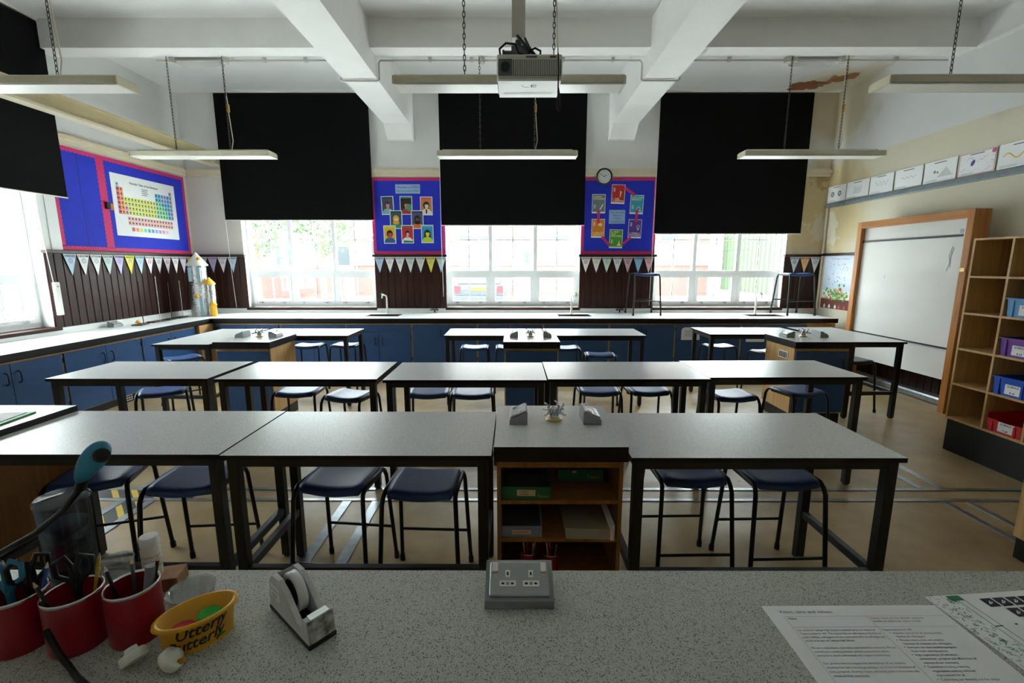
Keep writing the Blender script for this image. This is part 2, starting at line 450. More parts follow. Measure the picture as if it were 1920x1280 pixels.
w.box(-5.82, XL, -2.8, 8.0, 0, ZS).box(-5.82, XL, -2.8, 8.0, ZT, ZC)
wall_left = struct('wall_left', w, 'wall_paint')
wall_right = struct('wall_right', MB().box(XR, XR + 0.3, -2.8, 8.0, 0, ZC), 'wall_paint_right')
struct('wall_front', MB().box(-5.52, 5.32, -2.8, YF, 0, ZC), 'wall_paint')

# concrete ceiling beams
def beam_long(x0, x1):
    m = MB()
    pts = [(-2.5, 3.91), (7.67, 3.91), (7.90, 3.72), (8.0, 3.72), (8.0, 4.46), (-2.5, 4.46)]
    m.prism(pts, x0, x1)
    m.v = [(z, x, y) for x, y, z in m.v]
    b = struct('ceiling_beam', m, 'white_paint')
    return b
beam_long(-2.06, -1.645); beam_long(1.577, 1.99)
for a, b in ((-5.52, -2.06), (-1.645, 1.577), (1.99, 5.32)):
    struct('ceiling_crossbeam', MB().box(a, b, 5.70, 5.945, 4.15, 4.46), 'white_paint')

# dark matchboard panelling: single planks
def plank_mesh(h, wd):
    m = MB(); c = 0.007; t = 0.018; a = wd - 0.0015
    m.prism([(0.0015, 0), (a, 0), (a, t - c), (a - c, t), (0.0015 + c, t), (0.0015, t - c)], 0, h)
    return m.mesh('plank', ['plank_wood'])
PW = 0.108
pm_hi = plank_mesh(0.885, PW); pm_lo = plank_mesh(0.86, PW)
def planks(wallo, face, a, b, at, z0, me, pw=PW):
    n = max(1, round((b - a) / pw)); sx = (b - a) / n / pw
    for i in range(n):
        o = put('plank', me, wallo)
        p = a + (b - a) * i / n
        if face == 'back': M = Matrix.Translation((p + (b-a)/n, at, z0)) @ Matrix.Rotation(math.pi, 4, 'Z')
        elif face == 'left': M = Matrix.Translation((at, p + (b-a)/n, z0)) @ Matrix.Rotation(-math.pi/2, 4, 'Z')
        else: M = Matrix.Translation((at, p, z0)) @ Matrix.Rotation(math.pi/2, 4, 'Z')
        o.matrix_local = M @ Matrix.Diagonal((sx, 1, 1, 1))
planks(wall_back, 'back', -5.50, -4.64, 7.998, 0.945, pm_hi)
planks(wall_back, 'back', -2.40, -1.16, 7.998, 0.945, pm_hi)
planks(wall_back, 'back', 1.15, 2.45, 7.998, 0.945, pm_hi)
planks(wall_back, 'back', 4.68, 5.30, 7.998, 0.945, pm_hi)
planks(wall_left, 'left', 5.42, 7.97, -5.518, 0.945, pm_hi)
planks(wall_right, 'right', 2.6, 7.0, 5.318, 0.08, pm_lo)
TN = [0]
def trim(mb, m, bev=0.0):
    TN[0] += 1
    return struct('trim_%d' % TN[0], mb, m, bev=bev)
# dado rails on top of the panelling
for a, b in ((-5.5, -4.62), (-2.42, -1.14), (1.13, 2.47), (4.66, 5.32)):
    trim(MB().box_w(a, b, 7.935, 8.0, 1.83, 1.872), 'rail_wood', 0.006)
trim(MB().box_w(-5.52, -5.455, 5.40, 7.93, 1.83, 1.872), 'rail_wood', 0.006)
trim(MB().box_w(5.26, 5.32, 6.9, 7.93, 1.845, 1.885), 'rail_wood', 0.006)
# picture rails / cornice mouldings
def cornice(x0, x1, y0, y1, along):
    m = MB()
    if along == 'x':
        m.box(x0, x1, 7.95, 8.0, 3.15, 3.20).box(x0, x1, 7.93, 8.0, 3.20, 3.255).box(x0, x1, 7.955, 8.0, 3.255, 3.275)
    else:
        m.box(-5.52, -5.47, y0, y1, 3.15, 3.20).box(-5.52, -5.45, y0, y1, 3.20, 3.255).box(-5.52, -5.475, y0, y1, 3.255, 3.275)
    trim(m, 'cream_gloss')
cornice(-5.45, -4.75, 0, 0, 'x'); cornice(-2.38, -1.18, 0, 0, 'x'); cornice(1.17, 2.43, 0, 0, 'x'); cornice(4.70, 5.30, 0, 0, 'x')
cornice(0, 0, 5.72, 7.95, 'y')
# grey rail under the drawings, thin pipes and skirting trunking on the right wall
trim(MB().box_w(5.275, 5.32, 1.0, 7.98, 2.635, 2.71), 'grey_rail', 0.008)
trim(MB().tube([(5.29, 7.93, 2.64), (5.29, 7.93, 2.1), (5.27, 7.90, 1.9), (5.29, 7.93, 1.8), (5.29, 7.93, 0.95)], 0.016, 8), 'cream_gloss')
trim(MB().box_w(5.18, 5.32, 2.6, 7.0, 0.0, 0.10), 'galv', 0.03)
trim(MB().box(5.295, 5.32, -2.4, 5.69, 4.13, 4.16), 'white_paint')
trim(MB().box(5.312, 5.32, 7.0, 7.98, 0.95, 1.845), 'cream_gloss')
# window sills
for a, b in WIN: trim(MB().box_w(a - 0.0, b + 0.0, 7.94, 8.14, 0.915, 0.955), 'dark_wood', 0.006)
for a, b in LW: trim(MB().box_w(-5.68, -5.44, a, b, 0.915, 0.955), 'dark_wood', 0.006)
# white linings of the window reveals and the boxed strip beside the left window
for a, b in WIN:
    trim(MB().box(a, a+0.008, 8.0, 8.13, 0.957, 4.12), 'upvc'); trim(MB().box(b-0.008, b, 8.0, 8.13, 0.957, 4.12), 'upvc')
for a, b in LW:
    trim(MB().box(-5.67, -5.52, b-0.008, b, 0.957, 4.12), 'upvc'); trim(MB().box(-5.67, -5.52, a, a+0.008, 0.957, 4.12), 'upvc')
trim(MB().box(-5.52, -5.505, 5.44, 5.52, 1.873, 4.12).box(-5.52, -5.495, 5.525, 5.655, 1.873, 3.14), 'upvc')
# cream steel joist running along the left side to the back wall
j = MB()
j.box(-4.99, -4.975, -2.5, 7.99, 3.345, 3.50, 0).box(-5.05, -4.915, -2.5, 7.99, 3.315, 3.345, 1).box(-5.05, -4.915, -2.5, 7.99, 3.50, 3.52, 0)
trim(j, ['joist_cream', 'cream_gloss'])
# electric conduit along the cross-beam, dipping under the two main beams
cz, cy = 4.12, 5.965
pts = [(-4.30, cy, cz), (-2.10, cy, cz), (-2.085, cy, 4.10), (-2.085, cy, 3.905), (-2.06, cy, 3.893), (-1.65, cy, 3.893), (-1.622, cy, 3.905), (-1.622, cy, 4.09), (-1.60, cy, cz),
       (1.53, cy, cz), (1.553, cy, 4.09), (1.553, cy, 3.905), (1.58, cy, 3.893), (1.99, cy, 3.893), (2.015, cy, 3.905), (2.015, cy, 4.09), (2.04, cy, cz), (5.22, cy, cz)]
c = MB().tube(pts, 0.011, 8)
for x in (-3.0, -2.5, -1.0, -0.5, 0.6, 1.2, 2.6, 3.4, 4.6): c.box(x - 0.02, x + 0.02, cy - 0.016, cy + 0.016, cz - 0.016, cz + 0.035)
for x in (-4.11, -3.47, -0.38, 0.27, 3.30, 3.95): c.cyl((x, cy, cz - 0.03), (x, cy, cz + 0.03), 0.04, 12)
mat('conduit', '#c6c3bb', 0.4); trim(c, 'conduit')  # white conduit painted greyer: its shadowed tone is put into the colour

# ------------------------------------------------------------------ floor strips (metal lids let into the vinyl)
def strip(x0, x1, y0, y1):
    O('floor_strip', MB().box_w(x0, x1, y0, y1, 0.0, 0.006), 'galv', floor_o, bev=0.002)
strip(-4.6, 3.95, 3.225, 3.262); strip(-4.6, 3.95, 3.065, 3.10)
for x in (-1.235, -1.02): strip(x, x + 0.065, 0.2, 3.06)
for x in (3.10, 3.27): strip(x, x + 0.05, 1.6, 3.06); strip(x, x + 0.05, 3.265, 4.6)
for x in (-2.87, -2.66): strip(x, x + 0.06, 1.2, 3.06); strip(x, x + 0.05, 3.265, 4.2)
def tape_mat():
    m = bpy.data.materials.new('hazard_stripes'); m.use_nodes = True; nt = m.node_tree; b = nt.nodes['Principled BSDF']
    tc = nt.nodes.new('ShaderNodeTexCoord'); sp = nt.nodes.new('ShaderNodeSeparateXYZ'); nt.links.new(tc.outputs['Object'], sp.inputs[0])
    a = nt.nodes.new('ShaderNodeMath'); nt.links.new(sp.outputs['X'], a.inputs[0]); nt.links.new(sp.outputs['Y'], a.inputs[1])
    k = nt.nodes.new('ShaderNodeMath'); k.operation = 'MULTIPLY'; k.inputs[1].default_value = 42; nt.links.new(a.outputs[0], k.inputs[0])
    s = nt.nodes.new('ShaderNodeMath'); s.operation = 'SINE'; nt.links.new(k.outputs[0], s.inputs[0])
    g = nt.nodes.new('ShaderNodeMath'); g.operation = 'GREATER_THAN'; nt.links.new(s.outputs[0], g.inputs[0])
    mx = nt.nodes.new('ShaderNodeMix'); mx.data_type = 'RGBA'; mx.inputs[6].default_value = lin('#2a2a28'); mx.inputs[7].default_value = lin('#e0bf2a'); nt.links.new(g.outputs[0], mx.inputs[0])
    nt.links.new(mx.outputs[2], b.inputs['Base Color']); b.inputs['Roughness'].default_value = 0.4
    MATS['hazard_stripes'] = m
tape_mat()
tag(O('hazard_tape', MB().box(-3.4, -2.36, 3.105, 3.22, 0.0, 0.004), 'hazard_stripes'), 'yellow and black hazard tape laid between two cross strips of the floor', 'tape')
tag(O('hazard_tape', MB().box(-2.805, -2.665, 2.53, 3.05, 0.0, 0.004), 'hazard_stripes'), 'yellow and black hazard tape running towards the front bench on the floor', 'tape')

# ------------------------------------------------------------------ windows
def window(n, M, x0, x1, z0, z1, zt, lights=3):
    root = bpy.data.objects.new('window_%d' % n, None); C.objects.link(root); root.matrix_local = M; root['kind'] = 'structure'
    f = 0.055
    O('window_frame', MB().box(x0, x1, z0, z0+f, 0, 0.07).box(x0, x1, z1-f, z1, 0, 0.07).box(x0, x0+f, z0+f, z1-f, 0, 0.07).box(x1-f, x1, z0+f, z1-f, 0, 0.07), 'upvc', root)
    O('transom', MB().box(x0+f, x1-f, zt, zt+0.07, 0.002, 0.075), 'upvc', root)
    wd = (x1 - x0) / lights
    for i in range(1, lights):
        xm = x0 + wd*i
        O('mullion', MB().box(xm-0.03, xm+0.03, z0+f, z1-f, 0.0, 0.072), 'upvc', root)
    for i in range(lights):
        a = x0 + wd*i + (f if i == 0 else 0.03); b = x0 + wd*(i+1) - (f if i == lights-1 else 0.03); c = (a+b)/2
        # opening sash below
        y0, y1, q = z0+f, zt, 0.05
        s = O('sash', MB().box(a, b, y0, y0+q, 0.03, 0.085).box(a, b, y1-q, y1, 0.03, 0.085).box(a, a+q, y0+q, y1-q, 0.03, 0.085).box(b-q, b, y0+q, y1-q, 0.03, 0.085), 'upvc', root)
        O('pane', MB().box(a+q, b-q, y0+q, y1-q, 0.05, 0.056), 'window_glass', s)
        O('glazing_bar', MB().box(c-0.009, c+0.009, y0+q, y1-q, 0.044, 0.066), 'upvc', s)
        for hx in (a+0.14, b-0.14):
            O('window_handle', MB().box(hx-0.015, hx+0.015, y0+0.01, y0+0.04, 0.085, 0.10).box(hx-0.05, hx+0.012, y0+0.018, y0+0.032, 0.10, 0.114), 'socket_face', s)
        # fixed light above
        O('pane', MB().box(a, b, zt+0.07, z1-f, 0.03, 0.036), 'window_glass', root)
        O('glazing_bar', MB().box(c-0.009, c+0.009, zt+0.07, z1-f, 0.022, 0.046), 'upvc', root)
        k = zt + 0.60
        while k < z1 - 0.2:
            O('glazing_bar', MB().box(a, b, k-0.008, k+0.008, 0.022, 0.046), 'upvc', root); k += 0.53
    return root
for i, (a, b) in enumerate(WIN): window(i+1, frame((0, 8.20, 0), 'back'), a, b, 0.957, 4.12, 1.525)
for i, (a, b) in enumerate(LW): window(i+4, frame((-5.74, 0, 0), 'left'), a, b, 0.957, 4.12, 1.525)
# ------------------------------------------------------------------ wall counter: worktop and base cabinets
holes = [(-2.40, -1.88, 7.36, 7.62), (0.74, 1.26, 7.36, 7.62), (3.84, 4.40, 7.36, 7.62)]
w = MB()
x = -4.72
for a, b, c, d in holes:
    w.box(x, a, 7.05, 7.98, 0.80, 0.87, 0, top=1)
    w.box(a, b, 7.05, c, 0.80, 0.87, 0, top=1); w.box(a, b, d, 7.98, 0.80, 0.87, 0, top=1)
    x = b
w.box(x, 5.06, 7.05, 7.98, 0.80, 0.87, 0, top=1)
w.box(-5.50, -4.72, 1.80, 7.98, 0.80, 0.87, 0, top=1)
wt = thing('worktop', 'long pale laminate worktop with black edge under the windows, turning the left corner', 'worktop')
O('slab', w, ['black_edge', 'worktop'], wt)
u = MB().box(-5.48, 5.06, 7.955, 7.978, 0.87, 0.94).box(-5.50, -5.475, 1.8, 7.955, 0.87, 0.94)
O('upstand', u, 'worktop', wt)
for a, b, c, d in holes:
    s = MB()
    for k in ((a-0.012, b+0.012, c-0.012, c), (a-0.012, b+0.012, d, d+0.012), (a-0.012, a, c, d), (b, b+0.012, c, d)): s.box(k[0], k[1], k[2], k[3], 0.868, 0.875)
    s.box(a, a+0.008, c, d, 0.62, 0.87).box(b-0.008, b, c, d, 0.62, 0.87).box(a+0.008, b-0.008, c, c+0.008, 0.62, 0.87).box(a+0.008, b-0.008, d-0.008, d, 0.62, 0.87).box(a, b, c, d, 0.61, 0.62)
    O('sink_basin', s, 'frame_grey', wt)

def d_handle(parent, x, z, h=0.11, y=-0.018):
    O('handle', MB().tube([(x, y, z), (x, y-0.018, z), (x, y-0.032, z+0.015), (x, y-0.034, z+h/2), (x, y-0.032, z+h-0.015), (x, y-0.018, z+h), (x, y, z+h)], 0.006, 7), 'black', parent)
def cabinet(w, fascia=False, grille=False):
    t = thing('base_cabinet', 'x', 'cabinet')
    g = 0.014
    O('body', MB().box(0, w, 0.0, 0.56, 0.10, 0.785), 'beech', t)
    O('plinth', MB().box(0.0, w, 0.05, 0.5, 0.0, 0.10), 'black', t)
    top = 0.77
    if fascia:
        O('fascia', MB().box_w(g, w-g, -0.018, 0, 0.655, 0.77), 'door_blue', t, bev=0.002); top = 0.648
    for i in range(2):
        a = g + (w/2 - g) * i + 0.002 * i; b = w/2 - 0.002 if i == 0 else w - g
        d = O('door', MB().box_w(a, b, -0.018, 0, 0.11, top), 'door_blue', t, bev=0.002)
        d_handle(d, (b - 0.055) if i == 0 else (a + 0.055), top - 0.19)
        for hz in (0.2, top-0.1):
            O('hinge_edge', MB().box((a-0.006) if i == 0 else b, a if i == 0 else b+0.006, -0.014, 0, hz, hz+0.05), 'black', d)
    if grille:
        v = MB().box(w-0.34, w-0.18, 0.038, 0.05, 0.02, 0.09, 0)
        for k in range(4):
            for q in range(2): v.box(w-0.335+k*0.038, w-0.305+k*0.038, 0.036, 0.038, 0.03+q*0.03, 0.048+q*0.03, 1)
        O('vent_grille', v, ['white_plastic', 'black'], t)
    return t
WU = 1.035
ords = ['first', 'second', 'third', 'fourth', 'fifth', 'sixth', 'seventh', 'eighth', 'ninth']
cabA = cabinet(WU); cabB = cabinet(WU, fascia=True); cabC = cabinet(1.025, grille=True)
usedA = False; usedB = False
for i in range(9):
    M = T(-4.72 + WU*i + 0.02, 7.09, 0)
    lab = 'blue two-door base cabinet below the back worktop, %s from the left corner' % ords[i]
    if i in (2,):
        cabB.matrix_local = M; cabB['label'] = 'blue sink base cabinet with blank fascia, third from the left along the back worktop'; cabB['group'] = 'base cabinets along the back'; usedB = True
    elif not usedA:
        cabA.matrix_local = M; cabA['label'] = lab; cabA['group'] = 'base cabinets along the back'; usedA = True
    else: dup(cabA, M, lab, 'base cabinets along the back')
ML = lambda y: Matrix.Translation((-4.77, y, 0)) @ Matrix.Rotation(R(90), 4, 'Z')
for i, y in enumerate((5.725, 4.70, 3.675, 2.65)):
    lab = ['blue two-door base cabinet below the left worktop, nearest the back corner', 'blue two-door base cabinet below the left worktop, second from the back corner with vent', 'blue two-door base cabinet below the left worktop, third from the back corner', 'blue two-door base cabinet below the left worktop, fourth from the back corner'][i]
    if i == 0: cabC.matrix_local = ML(y); cabC['label'] = lab; cabC['group'] = 'base cabinets along the left wall'
    else: dup(cabC, ML(y), lab, 'base cabinets along the left wall')
tag(O('end_panel', MB().box(4.62, 5.05, 7.09, 7.11, 0.0, 0.79), 'beech'), 'light wood panel closing the right end of the back worktop', 'panel')
tag(O('corner_panel', MB().box(-4.77, -4.71, 6.76, 7.08, 0.0, 0.79), 'beech'), 'light wood filler panel in the left corner below the worktop', 'panel')

# ------------------------------------------------------------------ laboratory tables (1.2 x 0.6 m)
def table_proto():
    t = thing('lab_table', 'x', 'table'); w, d, h = 1.19, 0.605, 0.87
    O('tabletop', MB().box(0, w, 0, d, h-0.022, h, 0, top=1), ['black_edge', 'laminate'], t)
    L = 0.045; i = 0.018
    for x in (i, w-i-L):
        for y in (i, d-i-L):
            O('leg', MB().box_w(x, x+L, y, y+L, 0.012, h-0.022).box(x+0.008, x+L-0.008, y+0.008, y+L-0.008, 0.0, 0.012), 'frame_black', t, bev=0.003)
    O('apron', MB().box(i+L, w-i-L, i+0.004, i+0.03, h-0.062, h-0.022).box(i+L, w-i-L, d-i-0.03, d-i-0.004, h-0.062, h-0.022).box(i+0.004, i+0.03, i+L, d-i-L, h-0.062, h-0.022).box(w-i-0.03, w-i-0.004, i+L, d-i-L, h-0.062, h-0.022), 'frame_black', t)
    for x in (i+0.006, w-i-0.006-0.034):
        O('stretcher', MB().box_w(x, x+0.034, i+L, d-i-L, 0.27, 0.31), 'frame_grey', t, bev=0.003)
    O('stretcher', MB().box_w(i+L, w-i-L, i+0.006, i+0.04, 0.27, 0.31), 'frame_black', t, bev=0.003)
    return t
tp = table_proto()
tables = [
 ((-2.485, 1.885, 0, 0), 'grey-topped lab table at the far left of the front row, beside the lamp', 'front row tables'),
 ((-1.285, 1.875, 0, 0), 'grey-topped lab table left of the open-shelf pedestal in the front row', 'front row tables'),
 ((0.513, 1.855, 0, 0), 'grey-topped lab table right of the open-shelf pedestal in the front row', 'front row tables'),
 ((-3.43, 3.235, 0, 0), 'grey-topped lab table, leftmost of the five in the middle row', 'middle row tables'),
 ((-2.185, 3.225, 0, 0), 'grey-topped lab table, second from left in the middle row', 'middle row tables'),
 ((-0.945, 3.20, 0, 0.0), 'grey-topped lab table in the centre of the middle row', 'middle row tables'),
 ((0.256, 3.225, 0, 0.008), 'grey-topped lab table, fourth from left in the middle row', 'middle row tables'),
 ((1.45, 3.28, 0, 0.015), 'grey-topped lab table, rightmost of the five in the middle row', 'middle row tables'),
 ((-3.19, 4.69, 0, R(90)), 'lab table turned endwise at the left of the back row', 'back row tables'),
 ((-3.14, 5.30, 0, 0), 'lab table behind the left back pedestal, end toward the sink', 'back row tables'),
 ((-0.82, 5.31, 0, 0), 'lab table behind the central back pedestal, left one of the pair', 'back row tables'),
 ((0.385, 5.31, 0, 0), 'lab table behind the central back pedestal, right one of the pair', 'back row tables'),
 ((2.37, 5.42, 0, 0), 'lab table behind the right back pedestal, left end free', 'back row tables'),
 ((4.265, 4.86, 0, R(90)), 'lab table turned endwise beside the whiteboard', 'back row tables'),
]
for i, ((x, y, z, r), lab, g) in enumerate(tables):
    if i == 0: tp.matrix_local = T(x, y, z, r); tp['label'] = lab; tp['group'] = g
    else: dup(tp, T(x, y, z, r), lab, g)

# ------------------------------------------------------------------ service pedestals
def pedestal_top(t, w=0.595, d=0.60):
    O('pedestal_top', MB().box(-w/2, w/2, 0, d, 0.83, 0.90, 0, top=1), ['black_edge', 'laminate'], t)
def pedestal_open(lab, M):
    t = thing('service_pedestal', lab, 'pedestal', M, 'pedestals in the front row'); w = 0.57
    pedestal_top(t)
    for x in (-w/2, w/2-0.018): O('side_panel', MB().box(x, x+0.018, 0.025, 0.56, 0.0, 0.83), 'beech_dark', t)
    O('back_panel', MB().box(-w/2+0.018, w/2-0.018, 0.535, 0.55, 0.0, 0.83), 'beech_dark', t)
    O('top_rail', MB().box(-w/2+0.018, w/2-0.018, 0.03, 0.05, 0.79, 0.83), 'beech_dark', t)
    for z in (0.61, 0.42, 0.20): O('shelf', MB().box(-w/2+0.018, w/2-0.018, 0.035, 0.535, z, z+0.018), 'beech_dark', t)
    O('plinth', MB().box(-w/2+0.018, w/2-0.018, 0.08, 0.10, 0.0, 0.20), 'black', t)
    return t
pedestal_open('open wooden pedestal with shelves of paper boxes in the middle of the front row', T(0.2125, 1.90, 0))
pedestal_open('dark wooden pedestal cut by the left edge, carrying a green folder', T(-2.79, 1.90, 0))
def pedestal_door(lab, M, grille=None):
    t = thing('service_pedestal', lab, 'pedestal', M, 'pedestals in the back row'); w = 0.57
    pedestal_top(t)
    O('body', MB().box(-w/2, w/2, 0.03, 0.57, 0.12, 0.83), 'beech', t)
    O('plinth', MB().box(-w/2+0.01, w/2-0.01, 0.05, 0.55, 0.0, 0.12), 'black', t)
    d = O('door', MB().box_w(-w/2+0.014, w/2-0.014, 0.012, 0.03, 0.135, 0.80), 'door_blue', t, bev=0.002)
    O('handle', MB().tube([(0.21, 0.012, 0.60), (0.21, -0.015, 0.605), (0.21, -0.02, 0.65), (0.21, -0.015, 0.695), (0.21, 0.012, 0.70)], 0.006, 7), 'black', d)
    if grille:
        g = MB().box(-w/2-0.008, -w/2, 0.13, 0.30, 0.69, 0.77, 0)
        for k in range(6): g.box(-w/2-0.010, -w/2-0.008, 0.145+k*0.025, 0.158+k*0.025, 0.70, 0.76, 1)
        O('vent_grille', g, ['white_plastic', 'frame_grey'], t)
    return t
pedestal_door('blue-fronted pedestal with light wood side at the left of the back row', T(-2.83, 4.655, 0))
pedestal_door('blue-fronted pedestal in the centre of the back row', T(0.195, 4.68, 0))
pedestal_door('dark-fronted pedestal with vented wooden side near the whiteboard', T(3.245, 4.68, 0), True)

# ------------------------------------------------------------------ sockets and gas taps on the pedestals
def socket_plate(mb_parent, w, h, face):
    """double socket drawn on local x,y plane; returns nothing"""
def socket_box(name, lab, M, facing, group=None):
    """sloping steel outlet box; facing -1: face to the left, +1: face to the right"""
    t = thing(name, lab, 'socket box', M, group)
    # section in x,z pushed along y; built facing right (+x), low side on the right
    b = MB().prism([(-0.045, 0), (0.045, 0), (0.045, 0.028), (-0.045, 0.068)], 0, 0.15, 0)
    b.v = [(x*facing, z if facing > 0 else z, y) for x, y, z in b.v]
    if facing > 0: b.f = [tuple(reversed(f)) for f in b.f]
    O('box', b, 'socket_grey', t, bev=0.003)
    ang = math.atan2(0.04, 0.09); L = math.hypot(0.09, 0.04)
    P = Matrix.Translation((0, 0.075, 0.048)) @ Matrix.Rotation(facing*ang, 4, 'Y')
    p = MB().box_w(-L/2+0.006, L/2-0.006, -0.068, 0.068, 0.0, 0.009); p.xf(P); O('face_plate', p, 'socket_face', t, bev=0.003)
    q = MB()
    for s in (-1, 1):
        q.box(-0.03, -0.008, s*0.058-0.006, s*0.058+0.006, 0.009, 0.014, 0)
        q.box(-0.012, 0.0, s*0.03-0.006, s*0.03+0.006, 0.009, 0.0105, 0).box(0.010, 0.022, s*0.03-0.016, s*0.03+0.016, 0.009, 0.0105, 0)
        q.box(-0.009, -0.003, s*0.03-0.002, s*0.03+0.002, 0.0105, 0.0109, 1)
        for e in (-1, 1): q.box(0.014, 0.018, s*0.03+e*0.010-0.003, s*0.03+e*0.010+0.003, 0.0105, 0.0109, 1)
    q.xf(P); O('outlets', q, ['white_plastic', 'black'], t)
    return t
def gas_tap(lab, M, group):
    t = thing('gas_tap', lab, 'gas tap', M, group)
    O('base', MB().lathe([(0.042, 0), (0.042, 0.006), (0.034, 0.012), (0.028, 0.014)], n=20), 'brass', t)
    O('column', MB().lathe([(0.022, 0.012), (0.024, 0.03), (0.018, 0.045), (0.02, 0.06), (0.012, 0.068), (0.0, 0.07)], n=16), 'chrome', t)
    for k in range(4):
        a = R(45 + 90*k); c, s = math.cos(a), math.sin(a)
        n = MB().tube([(0.012*c, 0.012*s, 0.045), (0.045*c, 0.045*s, 0.047), (0.075*c, 0.075*s, 0.04)], [0.008, 0.006, 0.0045], 8)
        o = O('nozzle', n, 'chrome', t)
        O('lever', MB().cyl((0.036*c, 0.036*s, 0.05), (0.036*c, 0.036*s, 0.066), 0.008, 8).tube([(0.036*c, 0.036*s, 0.066), (0.042*c-0.02*s, 0.042*s+0.02*c, 0.084), (0.036*c-0.03*s, 0.036*s+0.03*c, 0.088)], 0.005, 6), 'chrome', o)
    return t
for px, py, nm in ((0.2125, 1.90, 'on the front open-shelf pedestal'), (-2.83, 4.655, 'on the left back pedestal'), (0.195, 4.68, 'on the central back pedestal'), (3.245, 4.68, 'on the pedestal near the whiteboard')):
    socket_box('socket_box', 'sloping steel socket box facing left %s' % nm, T(px-0.185, py+0.28, 0.90), -1, 'pedestal socket boxes')
    gas_tap('chrome four-way gas tap %s' % nm, T(px, py+0.36, 0.90), 'pedestal gas taps')
    socket_box('socket_box', 'sloping steel socket box facing right %s' % nm, T(px+0.185, py+0.28, 0.90), 1, 'pedestal socket boxes')

# ------------------------------------------------------------------ stools
def stool_proto(seatmat):
    t = thing('lab_stool', 'x', 'stool')
    # saddle seat with rounded corners
    n = 12; hw, hd, zt = 0.168, 0.152, 0.61
    def sq(u, v, k=1.0):
        e = 0.16
        x = u*math.sqrt(1 - e*v*v*abs(v)*0.9); y = v*math.sqrt(1 - e*u*u*abs(u)*0.9)
        return x*hw*k, y*hd*k
    vs = []; fs = []
    for j in range(n+1):
        for i in range(n+1):
            u = -1 + 2*i/n; v = -1 + 2*j/n; x, y = sq(u, v)
            z = zt - 0.012 + 0.016*u*u - 0.010*max(0, abs(v)-0.75)/0.25*max(0, abs(v)-0.75)/0.25 - 0.008*max(0, abs(u)-0.85)/0.15
            vs.append((x, y, z))
    for j in range(n):
        for i in range(n):
            a = j*(n+1)+i; fs.append((a, a+1, a+n+2, a+n+1))
    m = MB(); 
    rim = [i for i in range(n+1)] + [j*(n+1)+n for j in range(1, n+1)] + [n*(n+1)+i for i in range(n-1, -1, -1)] + [j*(n+1) for j in range(n-1, 0, -1)]
    low = len(vs)
    for i in rim: x, y, z = vs[i]; vs.append((x*1.015, y*1.015, z-0.02))
    low2 = len(vs)
    for i in rim: x, y, z = vs[i]; vs.append((x*0.97, y*0.97, z-0.03))
    k = len(rim)
    for q in range(k):
        r = (q+1) % k
        fs.append((rim[q], low+q, low+r, rim[r])); fs.append((low+q, low2+q, low2+r, low+r))
    fs.append(tuple(low2+q for q in range(k))[::-1])
    m.add(vs, fs, 0, True)
    O('seat', m, seatmat, t)
    # two bent side tubes, each a pair of legs
    for s in (-1, 1):
        X = s*0.176
        top = 0.592
        pts = [(s*0.200, -0.205, 0.012), (s*0.180, -0.155, 0.54), (X, -0.140, top-0.018), (X, -0.115, top), (X, 0.115, top), (X, 0.140, top-0.018), (s*0.180, 0.155, 0.54), (s*0.200, 0.205, 0.012)]
        f = O('leg_frame', MB().tube(pts, 0.0115, 8), 'tube_black', t)
        for y in (-0.206, 0.206): O('rubber_foot', MB().cyl((s*0.2, y, 0.0), (s*0.2, y*0.99, 0.035), 0.015, 10), 'black', f)
        O('seat_bracket', MB().box(min(s*0.13, X), max(s*0.13, X), -0.10, 0.10, 0.568, 0.58), 'tube_black', t)
    for y in (-0.186, 0.186): O('stretcher', MB().cyl((-0.1925, y, 0.21), (0.1925, y, 0.21), 0.0085, 8), 'tube_black', t)
    return t
sp = stool_proto('seat_blue'); spb = stool_proto('seat_black')
